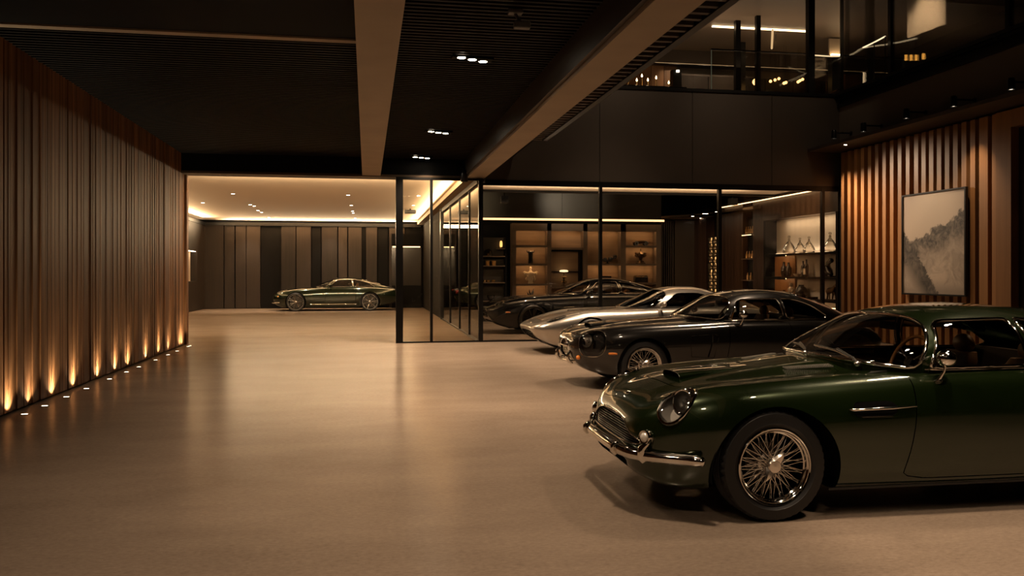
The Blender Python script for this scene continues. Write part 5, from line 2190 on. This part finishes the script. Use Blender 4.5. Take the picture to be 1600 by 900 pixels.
# ---- hanging black speakers in the lounge
for (u, v, Y, nm) in ((788, 312, 23.2, 'black speaker hung from the lounge ceiling above the display shelves'), (1145, 315, 22.0, 'black speaker hung from the lounge ceiling near the lit cove line')):
    x, z = on_y(u, v, Y)
    t = thing('ceiling_speaker', nm, 'speaker', (x, Y, z))
    MB().box(-.10, .10, -.12, .12, -.10, .10, .012).build('cabinet', BLACKTRIM, t)
    MB().tube([(0, 0, .10), (0, 0, 4.32 - z)], .018).build('hanger', METAL, t)
    MB().lathe([(0, -.128), (.06, -.13), (.07, -.122)], 18, axis='y').build('driver', pm('speaker_cone', (.02, .02, .02), .7), t, smooth=50)

# ---- ceiling pinpoints: far bay and lounge
k0 = None
FD = [(364, 303), (317, 317), (391, 320), (397, 322), (403, 329), (409, 332), (420, 340), (544, 305), (549, 321), (551, 330), (552, 333), (555, 341), (654, 306), (646, 321)]
for i, (u, v) in enumerate(FD):
    Z = FPX * (3.855 - CAMZ) / (CV - v)
    xc = ray(u) * Z
    x, y = xc * cs_ + Z * sn_, -xc * sn_ + Z * cs_
    if y > 37.5 or x < -6.9:
        y = min(y, 37.4)
        x = max(x, -6.6)
    lab = 'pinpoint recessed downlight in the pale far ceiling'
    if k0 is None:
        t = thing('pinpoint_downlight', lab, 'light', (x, y, 3.858), 0, 'pinpoint lights in the far ceiling')
        MB().lathe([(.05, .0), (.062, -.005), (.066, .0)], 14).build('ring', PALE, t)
        MB().lathe([(0, -.002), (.05, -.002)], 12).build('lamp', emis('pinpoint', (1, .85, .65), 50), t)
        k0 = t
    else:
        dup(k0, (x, y, 3.858), lab)
for (u, v) in ((881, 291), (972, 292), (1159, 295)):
    Z = FPX * (3.755 - CAMZ) / (CV - v)
    xc = ray(u) * Z
    x, y = xc * cs_ + Z * sn_, -xc * sn_ + Z * cs_
    nm = {881: 'recessed downlight in the lounge ceiling left of the tall post', 972: 'recessed downlight in the lounge ceiling right of the tall post', 1159: 'recessed downlight in the lounge ceiling next to the cove line'}[u]
    dup(k0, (x, y, 3.758), nm, group='recessed lights in the lounge ceiling')
for i, (u, v) in enumerate(((1082, 338), (1095, 341), (1100, 334), (1104, 334), (1120, 331))):
    Z = FPX * (3.455 - CAMZ) / (CV - v)
    xc = ray(u) * Z
    x, y = xc * cs_ + Z * sn_, -xc * sn_ + Z * cs_
    dup(k0, (x, min(y, 27.6), 3.458), 'pinpoint recessed light in the dropped lounge soffit', group='pinpoint lights in the lounge soffit')
# projector in the far bay
x, z = on_y(641, 331, 30)
t = thing('ceiling_projector', 'small black projector hung from the pale far ceiling', 'projector', (x, 30, z))
MB().box(-.20, .20, -.18, .18, -.06, .06, .015).build('body', BLACKTRIM, t)
MB().tube([(0, 0, .06), (0, 0, 3.86 - z)], .025).build('pole', METAL, t)
MB().lathe([(0, -.20), (.045, -.20), (.05, -.17)], 16, (-.08, 0, 0), axis='y').build('projector_lens', CLEAR, t, smooth=50)
# glowing vase in the far niche
y, z = on_x(295, 436, -7.0)
t = thing('vase', 'pale glowing vase in the far wall niche beyond the timber wall', 'vase', (-7.0, 34.1, zN0 + .002))
lathe_part(t, 'body', [(0, 0), (.09, 0), (.15, .10), (.16, .2), (.09, .34), (.04, .48), (.05, .56), (.035, .56), (.03, .48), (0, .40)], IVORY)
# sideboard behind the thin post
x0, x1 = on_y(612, 400, FARY - .4)[0], on_y(658, 400, FARY - .4)[0]
t = thing('wall_cabinet', 'dark wall cabinet with a lit strip at the end of the far wall', 'cabinet', ((x0 + x1) / 2, FARY - .32, 0))
w_ = (x1 - x0) / 2
MB().box(-w_, w_, -.16, .16, 0, 1.0).build('base', BLACKWOOD, t)
MB().box(-w_, w_, -.10, .16, 1.0, 2.75).build('back_panel', pm('smoked_panel', (.03, .025, .02), .15, coat=.5), t)
MB().box(-w_, w_, -.16, .16, 2.75, 3.3).build('top_cupboard', BLACKWOOD, t)
MB().box(-w_ + .05, w_ - .05, -.13, -.11, 2.70, 2.74).build('led_strip', emis('led_line', (1, .62, .30), 5), t)

# ---- niche shelving on the lounge right wall
ns_ = thing('niche_shelf', 'pale backed niche with three black shelves behind the glass corner', 'shelves', (XR + .18, 20.4, 0))
MB().box(.155, .178, -1.62, 2.10, .3, 3.08).build('back', pm('niche_plaster', (.42, .36, .30), .7), ns_)
NZ = []
for z in (2.10, 1.46, .87):
    NZ.append(z + .0015)
    MB().box(-.19, .15, -1.62, 2.10, z - .055, z).build('shelf', BLACKWOOD, ns_)
MB().box(-.16, .15, -1.62, 2.10, .0, .62).build('base_cupboard', SHELFM, ns_)
for (z0, z1) in ((NZ[1], NZ[0] - .055), (NZ[2], NZ[1] - .055)):
    MB().box(.10, .15, .95, 2.10, z0, z1).build('wood_back', SLATWOOD, ns_)
    MB().box(-.19, -.178, .95, 2.10, z1 - .03, z1).build('shelf_lip', BLACKWOOD, ns_)
    MB().box(-.17, -.15, .98, 2.06, z1 - .012, z1 - .002).build('led_strip', CELL_LED, ns_)
MB().box(.11, .13, -1.5, 2.06, NZ[0] + .004, NZ[0] + .016).build('led_strip', emis('niche_led', (1, .70, .42), 5), ns_)
MB().box(-.10, -.08, -1.5, .5, .665, .68).build('led_strip', emis('niche_led2', (1, .62, .3), 8), ns_)


def nput(name, label, cat, u, k, x=XR + .12, group=None):
    return thing(name, label, cat, (x, on_x(u, 430, x)[0], NZ[k]), 0, group)


def decanter(t, s):
    lathe_part(t, 'glass', [(0, .005), (.16 * s, .005), (.19 * s, .05 * s), (.165 * s, .14 * s), (.10 * s, .25 * s), (.030 * s, .34 * s), (.03 * s, .40 * s), (.026 * s, .40 * s), (.026 * s, .34 * s), (.095 * s, .245 * s)], CLEAR)
    lathe_part(t, 'stopper', [(0, .38 * s), (.022 * s, .38 * s), (.022 * s, .42 * s), (.04 * s, .45 * s), (.03 * s, .48 * s), (0, .49 * s)], CLEAR, 14)


for (u, s, lab) in ((1233, 1.0, 'clear conical glass decanter at the left of the top niche shelf'), (1250, .84, 'lit glass decanter on the top niche shelf, left of a close pair'), (1264, .86, 'lit glass decanter on the top niche shelf, right of a close pair'), (1297, 1.0, 'wide glass decanter on the top niche shelf right of the post')):
    t = nput('decanter', lab, 'decanter', u, 0, XR + .055, group='glass decanters on the niche shelf')
    decanter(t, s)
for (u, h, lab) in ((1225, .40, 'slim black bottle vase against the lit wood, left of two'), (1232, .38, 'slim black bottle vase against the lit wood, right of two')):
    t = nput('bottle_vase', lab, 'vase', u, 1, group='black bottle vases in the niche')
    lathe_part(t, 'body', [(0, 0), (.06, 0), (.085, .10), (.085, .24), (.04, .30), (.03, h), (.04, h + .01), (0, h + .01)], DARKGLAZE)
t = nput('dish', 'small cream dish between the black vases and the bottles', 'dish', 1246, 1)
lathe_part(t, 'bowl', [(0, 0), (.06, 0), (.12, .08), (.11, .08), (.05, .02), (0, .02)], IVORY)
for (u, h, lab) in ((1255, .42, 'tall dark bottle without a label on the middle niche shelf'), (1260, .46, 'tall dark bottle with a pale label on the middle niche shelf')):
    t = nput('bottle', lab, 'bottle', u, 1)
    lathe_part(t, 'glass', [(0, 0), (.06, 0), (.06, h * .6), (.05, h * .7), (.025, h * .78), (.025, h), (0, h)], DARKGLAZE)
    if h > .44:
        MB().box(-.064, -.02, -.05, .05, .06, .22, .0).build('label', IVORY, t)
t = nput('sculpture', 'dark seated animal sculpture on the middle shelf right of the post', 'sculpture', 1294, 1)
b = MB()
b.tube([(0, -.16, .06), (0, -.05, .13), (0, .04, .24), (0, .0, .34), (0, -.10, .40)], [.05, .10, .085, .06, .05])
b.tube([(0, .10, .055), (0, .12, .055), (0, .02, .11)], [.05, .05, .06])
b.box(-.08, .08, -.22, .2, 0, .03)
b.sphere((0, -.13, .41), .07, 8, (1, 1.2, .9))
b.build('figure', DARKGLAZE, t, smooth=60)
t = nput('jar', 'small dark round jar at the left of the lowest niche shelf', 'jar', 1225, 2)
lathe_part(t, 'body', [(0, 0), (.06, 0), (.09, .08), (.07, .16), (.04, .19), (.05, .22), (0, .22)], BRONZE)
t = nput('figurine', 'pale carved figurine beside the round black vase', 'figurine', 1236, 2)
b = MB()
b.lathe([(0, 0), (.08, 0), (.07, .03), (.05, .10), (.08, .16), (.10, .24), (.06, .29), (.03, .31), (.055, .35), (.05, .40), (0, .42)], 14)
b.sphere((0, .07, .18), .05, 6)
b.sphere((0, -.07, .2), .05, 6)
b.build('figure', pm('worn_stone', (.30, .23, .16), .4, .3), t, smooth=60)
t = nput('vase', 'round glossy black vase on the lowest niche shelf', 'vase', 1252, 2)
lathe_part(t, 'body', [(0, 0), (.08, 0), (.16, .10), (.17, .19), (.13, .29), (.07, .34), (.08, .37), (.06, .37), (0, .30)], DARKGLAZE)
t = nput('plate_stack', 'low stack of dark plates on the lowest niche shelf', 'plates', 1270, 2)
b = MB()
pr = [(0, 0)]
for k in range(4):
    pr += [(.12, .018 * k), (.15, .018 * k + .012), (.13, .018 * k + .017)]
pr += [(0, .07)]
b.lathe(pr, 20)
b.build('plates', DARKGLAZE, t, smooth=30)
t = nput('sculpture', 'bronze prancing animal sculpture on the lowest shelf right of the post', 'sculpture', 1299, 2)
b = MB()
b.box(-.07, .07, -.24, .24, 0, .03)
b.tube([(0, .16, .22), (0, .05, .25), (0, -.10, .27), (0, -.16, .34), (0, -.22, .38)], [.07, .085, .075, .05, .04])
for (y0, y1) in ((.18, .2), (.12, .08), (-.08, -.04), (-.14, -.2)):
    b.tube([(0, y0, .22), (.02, (y0 + y1) / 2 + .02, .12), (0, y1, .02)], [.035, .02, .02])
b.sphere((0, -.24, .38), .05, 6, (1, 1.5, .9))
b.build('figure', BRONZE, t, smooth=60)

# ---- wine rack in the right wall
yr0, yr1 = 25.98, 26.70
wrk = thing('wine_rack', 'tall backlit wine rack glowing amber beyond the lounge', 'wine rack', (XR + .07, (yr0 + yr1) / 2, 0))
MB().box(.05, .06, -.35, .35, .6, 2.75).build('glowing_back', emis('rack_back', (1, .55, .2), 1.6), wrk)
MB().box(-.06, .06, -.36, -.33, 0, 2.78).build('side_panel', METAL, wrk)
MB().box(-.06, .06, .33, .36, 0, 2.78).build('side_panel', METAL, wrk)
MB().box(-.06, .06, -.33, .33, 2.75, 2.78).build('top', METAL, wrk)
MB().box(-.06, .06, -.33, .33, 0, .6).build('base', METAL, wrk)
b = MB()
for k in range(1, 10):
    MB().box(-.06, .045, -.33, .33, .6 + k * .215 - .008, .6 + k * .215 + .008).build('shelf', METAL, wrk)
MB().box(-.055, .045, -.012, .012, .6, 2.75).build('divider', METAL, wrk)
bt0 = None
for k in range(10):
    for q, yy in enumerate((-.25, -.165, -.08, .08, .165, .25)):
        if (k * 7 + q * 3) % 5 == 0:
            continue
        p = (XR + .06, (yr0 + yr1) / 2 + yy, .6 + k * .215 + .0095)
        lab = 'upright wine bottle standing in the backlit rack'
        if bt0 is None:
            t = thing('wine_bottle', lab, 'bottle', p, 0, 'wine bottles in the backlit rack')
            lathe_part(t, 'glass', [(0, 0), (.032, 0), (.034, .09), (.028, .115), (.012, .135), (.012, .175), (0, .175)], pm('bottle_glass', (.10, .045, .015), .1, coat=1), 12)
            MB().lathe([(.0335, .03), (.0345, .03), (.0345, .075), (.0335, .075)], 12).build('label', IVORY, t)
            bt0 = t
        else:
            dup(bt0, p, lab)
# small lit shelves between ribbed panels
t = thing('wall_shelf', 'narrow recessed shelves with small bottles in the ribbed wall', 'shelves', (XR + .06, 23.65, 0))
MB().box(.10, .14, -.33, .33, .6, 3.0).build('back', BLACKWOOD, t)
for z in (.8, 1.35, 2.0, 2.75):
    MB().box(-.14, .10, -.33, .33, z - .03, z).build('shelf', SHELFM, t)
MB().box(-.12, -.10, -.3, .3, 2.70, 2.715).build('led_strip', emis('led_line', (1, .62, .30), 5), t)
for (z, ys_) in ((2.0, (-.2, -.02, .16)), (1.35, (-.12, .1)), (2.75, (-.22, -.08, .06, .2))):
    for yy in ys_:
        q = thing('small_bottle', 'small amber bottle on the narrow recessed shelves', 'bottle', (XR + .04, 23.65 + yy, z + .0015), 0, 'small bottles on the recessed shelves')
        lathe_part(q, 'glass', [(0, 0), (.04, 0), (.04, .12), (.015, .16), (.015, .22), (0, .22)], pm('amber_glass', (.55, .30, .10), .1, .3, coat=1), 12)

# ---- upper floor furnishings
UZ = 5.90
# linear lights
for (u0, u1, v, lab) in ((1113, 1262, 40, 'long bright linear lamp under the upper floor ceiling'),):
    Y = 22.0
    xa_, z = on_y(u0, v, Y)
    xb_, _ = on_y(u1, v, Y)
    t = thing('linear_lamp', lab, 'lamp', ((xa_ + xb_) / 2, Y, z))
    h = (xb_ - xa_) / 2
    MB().box(-h, h, -.05, .05, 0, .05).build('housing', METAL, t)
    MB().box(-h, h, -.04, .04, -.035, 0).build('diffuser', emis('linear_glow', (1, .74, .44), 5), t)
    for s in (-.8, .8):
        MB().tube([(s * h, 0, .05), (s * h, 0, 8.5 - z)], .012).build('hanger', METAL, t)
x_, z = on_y(1212, 38, 22.2)
t = thing('slim_lamp', 'short slanted linear lamp behind the long one upstairs', 'lamp', (x_, 22.2, min(z, 8.4)))
MB().tube([(-.3, -.4, 0), (.6, 1.4, 0)], .03).build('tube', emis('slim_glow', (1, .66, .34), .8), t)
MB().tube([(0, 0, 0), (0, 0, 8.5 - z)], .012).build('hanger', METAL, t)
# freestanding glass balustrade upstairs; faint emission paints the light caught at its edge
xg = on_y(1112, 100, 20.2)[0]
t = thing('glass_balustrade', 'frameless glass balustrade with a bright vertical edge upstairs', 'balustrade', (xg, 20.2, UZ))
MB().box(0, 3.2, -.006, .006, .02, 1.40).build('pane', PANE, t)
MB().box(-.014, 0, -.012, .012, .02, 1.40).build('edge', pm('glass_edge_glow', (.40, .52, .46), .2, 0, emit=(.45, .6, .5), estr=.05), t)
MB().box(0, 3.2, -.03, .03, 0, .04).build('shoe', METAL, t)
MB().box(-.02, 3.2, -.025, .025, 1.40, 1.43).build('handrail', METAL, t)
# columns
for (u, Y, wd, lab) in ((1056, 23.8, .26, 'dark square column with a small spot lamp near its head upstairs'), (1152, 21.5, .14, 'slim dark post behind the glass balustrade upstairs'), (1184, 21.0, .12, 'thin dark post right of the balustrade posts upstairs'), (1160, 23.5, .14, 'slim dark post set back behind its neighbour upstairs')):
    x_ = on_y(u, 100, Y)[0]
    t = thing('post', lab, 'post', (x_, Y, UZ))
    MB().box(-wd / 2, wd / 2, -wd / 2, wd / 2, 0, 2.6 if wd < .2 else 1.75).build('shaft', METAL, t)
    MB().box(-wd * .7, wd * .7, -wd * .7, wd * .7, 0, .03).build('base_plate', METAL, t)
    if wd > .2:
        MB().lathe([(0, 1.66), (.05, 1.66), (.05, 1.72)], 14, (0, -.16, 0)).build('spot_lamp', emis('cool_spot', (1, .9, .75), 3), t)
# dining table with glasses
x_ = on_y(1003, 128, 19.8)[0]
t = thing('low_table', 'low dark table set with candles just behind the upper glass', 'table', (x_, 19.8, UZ))
MB().box(-1.0, 1.0, -.45, .45, .18, .22, .01).build('tabletop', DARKGLAZE, t)
for sx_ in (-.9, .9):
    for sy_ in (-.38, .38):
        MB().box(sx_ - .03, sx_ + .03, sy_ - .03, sy_ + .03, 0, .18).build('leg', METAL, t)
for k, (dx, h) in enumerate(((-.55, .16), (-.38, .22), (-.2, .14), (.0, .30), (.12, .18), (.30, .22), (.7, .16))):
    q = thing('candle', 'lit candle on the low dark table upstairs', 'candle', (x_ + dx, 19.8 - .1 * (k % 3), UZ + .2215), 0, 'candles on the low upper table')
    lathe_part(q, 'stick', [(0, 0), (.035, 0), (.012, .03), (.012, h), (0, h)], GOLD, 10)
    lathe_part(q, 'flame', [(0, h), (.022, h + .02), (.012, h + .06), (0, h + .09)], emis('flame', (1, .72, .4), 14), 8)
# sideboard with amber lamps further right
k0_ = None
for (u, v, Y) in ((1204, 127, 24), (1211, 125, 24.2), (1217, 123, 24.4), (1225, 130, 23.5), (1228, 129, 23.6), (1247, 128, 24), (1250, 126, 24.1), (1254, 124, 24.3), (1181, 128, 23)):
    x_, z = on_y(u, v, Y)
    q = thing('pendant_lamp', 'tiny amber pendant lamp hanging upstairs behind the balustrade', 'lamp', (x_, Y, z), 0, 'amber pendants upstairs')
    MB().sphere((0, 0, 0), .045 if u != 1181 else .10, 6).build('bulb', emis('amber_bulb', (1, .55, .18), 5 if u != 1181 else 1.5), q, smooth=180)
    MB().tube([(0, 0, .04), (0, 0, 8.5 - z)], .004, n=4).build('cord', METAL, q)
# pale lit screen wall seen past the corner post
x0_, z0_ = on_y(1295, 86, 22.5)
x1_, z1_ = on_y(1321, 30, 22.5)
t = thing('screen_panel', 'pale upright screen lit from its foot behind the corner post upstairs', 'screen', ((x0_ + x1_) / 2, 22.5, UZ))
h = (x1_ - x0_) / 2
MB().box(-h, h, -.03, .03, z0_ - UZ, 2.55).build('panel', pm('screen_cloth', (.45, .36, .27), .7), t)
MB().box(-h, h, -.16, -.10, z0_ - UZ - .05, z0_ - UZ).build('led_strip', emis('screen_led', (1, .70, .38), 12), t)
MB().box(-h, h, -.18, .05, 0, z0_ - UZ - .05).build('base', METAL, t)
# curved lit handrail
t = thing('lit_handrail', 'thin glowing handrail curving along the upper floor edge', 'handrail', (XR + 1.2, 18.4, UZ))
pts = []
for (u, v, Y) in ((1268, 86, 19.6), (1300, 88, 19.4), (1322, 87, 19.2), (1345, 76, 18.0), (1366, 66, 17.0), (1383, 57, 16.4)):
    x_, z = on_y(u, v, Y)
    pts.append((x_ - XR - 1.2, Y - 18.4, z - UZ))
pp = catmull(pts, 6)
MB().tube([tuple(p) for p in pp], .016).build('rail', emis('rail_glow', (1, .75, .45), 1.2), t, smooth=60)
for k in (0, 12, 24, 30):
    MB().tube([tuple(pp[k]), (pp[k][0], pp[k][1], .0)], .012).build('baluster', METAL, t)
# lit low cabinet end seen at the corner
y_, z = on_x(1352, 120, XR + 1.0)
t = thing('glass_counter', 'low glass counter with a lit end behind the side glass', 'counter', (XR + 1.0, y_, UZ))
MB().box(-.3, .3, -.4, 1.6, 0, .42).build('body', pm('counter_body', (.05, .04, .03), .3), t)
MB().box(-.32, -.30, -.42, -.39, .0, .62).build('lit_edge', emis('counter_edge', (1, .72, .42), 3), t)
MB().box(-.31, .31, -.41, 1.61, .42, .45).build('top', DARKGLAZE, t)
# white blind hanging upstairs on the side
y0_, zt_ = on_x(1417, 5, 13.2)
y1_, zb_ = on_x(1475, 40, 13.2)
t = thing('blind', 'pale fabric blind hanging behind the side glass upstairs', 'blind', (13.2, y1_, 7.0))
G = []
for k in range(9):
    f = k / 8
    z0q = on_x(1417, 60, 13.2)[1] * (1 - f) + on_x(1475, 38, 13.2)[1] * f
    yy = (y0_ - y1_) * (1 - f)
    G.append([(.02 * math.sin(k * 1.7), yy, z0q - 7.0), (.02 * math.sin(k * 1.7), yy, 8.4 - 7.0)])
b = MB().grid(G)
G2 = [[(x + .03, y, z) for (x, y, z) in r] for r in G]
b.grid(G2)
b.build('fabric', pm('blind_fabric', (.62, .52, .40), .8), t, smooth=60)
MB().box(-.05, .08, -.02, (y0_ - y1_) + .02, 1.38, 1.46).build('headrail', METAL, t)
# row of amber lamps behind
for i, (u, v) in enumerate(((1415, 90), (1423, 90), (1431, 90), (1442, 88))):
    y_, z = on_x(u, v, 13.6)
    q = thing('bar_lamp', 'small amber bar lamp in a row behind the side glass', 'lamp', (13.6, y_, z), 0, 'amber bar lamps upstairs')
    MB().lathe([(0, -.07), (.028, -.07), (.028, .07), (0, .07)], 10).build('bulb', emis('amber_bar', (1, .45, .08), 3), q, smooth=40)
    MB().tube([(0, 0, .07), (0, 0, 8.5 - z)], .005, n=4).build('cord', METAL, q)
spot('blind_fill', (12.1, (y0_ + y1_) / 2 - .3, 8.42), (13.2, (y0_ + y1_) / 2, 7.4), 420, 75, .9, (1, .74, .48), .03)  # added spot that brightens the blind, no fixture
# ================================================================ light and camera
w = bpy.data.worlds.new('night')
SC.world = w
w.use_nodes = True
w.node_tree.nodes['Background'].inputs[0].default_value = (.010, .0075, .005, 1)
w.node_tree.nodes['Background'].inputs[1].default_value = .6
WARM = (1, .735, .50)
# hall downlights, then added fill spots
for (x, y_) in CLUSTERS:
    for d in (-.14, 0, .14):
        spot('hall_downlight_and_fill', (x + d, y_ + d * .5, ZC - .04), (x + d * 2.0, y_, 0), 340, 105, .9, WARM, .07)
for (x, y_) in ((1.2, 4.6), (1.2, 1.2), (-1.2, 6.5), (-1.2, 12.5), (-1.2, 2.0)):  # added fill spots without fixtures, brightening the near floor and timber wall
    spot('hall_downlight_and_fill', (x, y_, ZC - .04), (x + (.6 if x < 0 else 0), y_, 0), 230 if x < 0 else 350, 115, .9, WARM, .16)
# hall: recessed spots above the cars in the tall void
for (x, y_, tx, ty, p, a) in ((4.2, 4.2, 2.6, 5.6, 1100, 60), (8.0, 7.6, 4.0, 8.0, 560, 65), (7.5, 14.0, 5.5, 12.5, 1100, 65), (4.6, 1.0, 3.0, 3.4, 800, 80), (4.4, 12.6, 4.0, 15.4, 1000, 60), (5.8, 16.4, 5.4, 16.4, 800, 60)):
    spot('void_spot', (x, y_, 8.8), (tx, ty, 0), p * 1.55, a, .7, WARM, .30)
# uplights at the foot of the timber wall
for (x, y_) in UPLIGHTS:
    spot('wall_washer', (x - .125, y_, .04), (XL - .01, y_, .75), 70.0, 50, 1.0, (1, .84, .56), .012)
    spot('wall_washer', (x - .11, y_, .04), (XL - .02, y_, .30), 26.0, 120, 1.0, (1, .84, .56), .015)
# far bay
for x in (-5.2, -2.8, -.4):
    for y_, p in ((24, 30), (29.5, 45), (34.4, 440)):
        spot('far_downlight', (x, y_, 3.8), (x, y_ + (1.0 if y_ > 30 else 0), 0), p, 78, .9, WARM, .05)
area('far_cove', (-1.9, FARY - .35, 3.66), (8.0, .2), 480, (R(225), 0, 0), (1, .70, .40))
area('far_ceiling_fill_front', (-1.0, 19.4, 3.77), (6, .08), 900, (R(112), 0, 0), (1, .70, .40))  # added fill behind the header, brightens the far ceiling
area('far_cove_side', (-6.6, 28, 3.70), (.2, 16), 420, (0, R(225), 0), (1, .70, .40))
area('far_ceiling_fill_right', (2.05, 28, 3.72), (.2, 16), 250, (0, R(135), 0), (1, .70, .40))  # added fill along the partition beam, brightens the far ceiling
spot('panel_graze', (-5.1, 36.6, 3.8), (-5.1, 37.7, 1.4), 200, 60, .8, WARM, .05)
spot('panel_graze', (-1.6, 36.6, 3.8), (-1.6, 37.7, 1.4), 200, 70, .8, WARM, .05)
# lounge
for (x, y_) in ((4.2, 20.4), (6.6, 20.4), (9.2, 20.4), (5.0, 24.5), (8, 24.5)):
    spot('lounge_downlight', (x, y_, 3.72), (x, y_, 0), 250, 110, .8, WARM, .04)
area('lounge_ceiling_fill', (6.5, 20.4, 3.3), (7, .3), 100, (R(180), 0, 0), WARM)  # added upward fill for the lounge ceiling, no fixture
spot('bulkhead_spot', (3.0, 24.5, 4.2), (3.1, 27.6, 3.8), 120, 60, .9, (1, .8, .5), .03)
spot('bulkhead_spot', (6.6, 24.8, 4.2), (6.9, 27.6, 4.0), 120, 60, .9, (1, .85, .65), .03)
area('niche_wash', (XR + .12, 20.4, 3.02), (.08, 3.0), 11, (0, R(-20), 0), (1, .75, .48))
area('niche_glow', (XR + .26, 20.5, 2.14), (.06, 2.6), 8, (R(180), 0, 0), (1, .78, .55))
for x in (4.5, 7.0, 9.5):  # added fill that lifts the bronze panel wall out of black
    spot('panel_wall_fill', (x, 14.8, 8.8), (x, GYP, 4.9), 170, 60, .9, WARM, .05)
# slat wall and picture
for (x, y_, ty, p) in ((10.75, 18.5, 17.6, 260), (10.3, 18.5, 16.7, 420), (9.6, 18.4, 15.2, 420)):
    spot('slat_spot', (x, y_, 4.44), (XR, ty, 1.9), p, 70, 1.0, WARM, .03)
spot('picture_spot', (10.2, 15.0, 4.44), (XR - .1, 15.05, 2.0), 95, 62, 1.0, (1, .78, .52), .03)
spot('slat_spot', (10.75, 13.9, 4.44), (XR, 13.9, 1.9), 85, 75, 1.0, WARM, .03)
# upper floor
area('upper_ceiling_fill', (9.5, 21.2, 7.2), (7, .4), 42, (R(180), 0, 0), WARM)  # added upward fill so the upper ceilings glow, no fixtures
area('upper_ceiling_fill', (14, 14, 7.2), (.4, 8), 45, (R(180), 0, 0), WARM)
for x in (9.6, 10.5, 11.4):
    spot('upper_wall_spot', (x, 23.4, 8.4), (x, 24.6, 6.9), 60, 80, .8, WARM, .04)
spot('upper_floor_fill', (13.5, 21, 8.4), (13.5, 21, 5.9), 90, 120, .8, WARM, .04)  # added fill upstairs, no fixtures behind these two spots
spot('upper_floor_fill', (8.5, 21, 8.4), (8.5, 21, 5.9), 90, 120, .8, WARM, .04)
cd = bpy.data.cameras.new('camera')
co = bpy.data.objects.new('camera', cd)
COL.objects.link(co)
co.location = (0, 0, CAMZ)
co.rotation_euler = (R(90), 0, -YAW)
cd.sensor_width = 36
cd.lens = FPX / 1600 * 36
cd.shift_y = -24 / 1600
cd.clip_end = 200
SC.camera = co
vs = SC.view_settings
vs.view_transform = 'Standard'
vs.look = 'None'
vs.gamma = 1
vs.exposure = .1
vs.use_curve_mapping = False
cy = SC.cycles
cy.use_denoising = True
cy.max_bounces = 8
cy.diffuse_bounces = 4
cy.glossy_bounces = 4
cy.transparent_max_bounces = 24
cy.sample_clamp_indirect = 4
cy.blur_glossy = .3
cy.caustics_reflective = False
cy.caustics_refractive = False
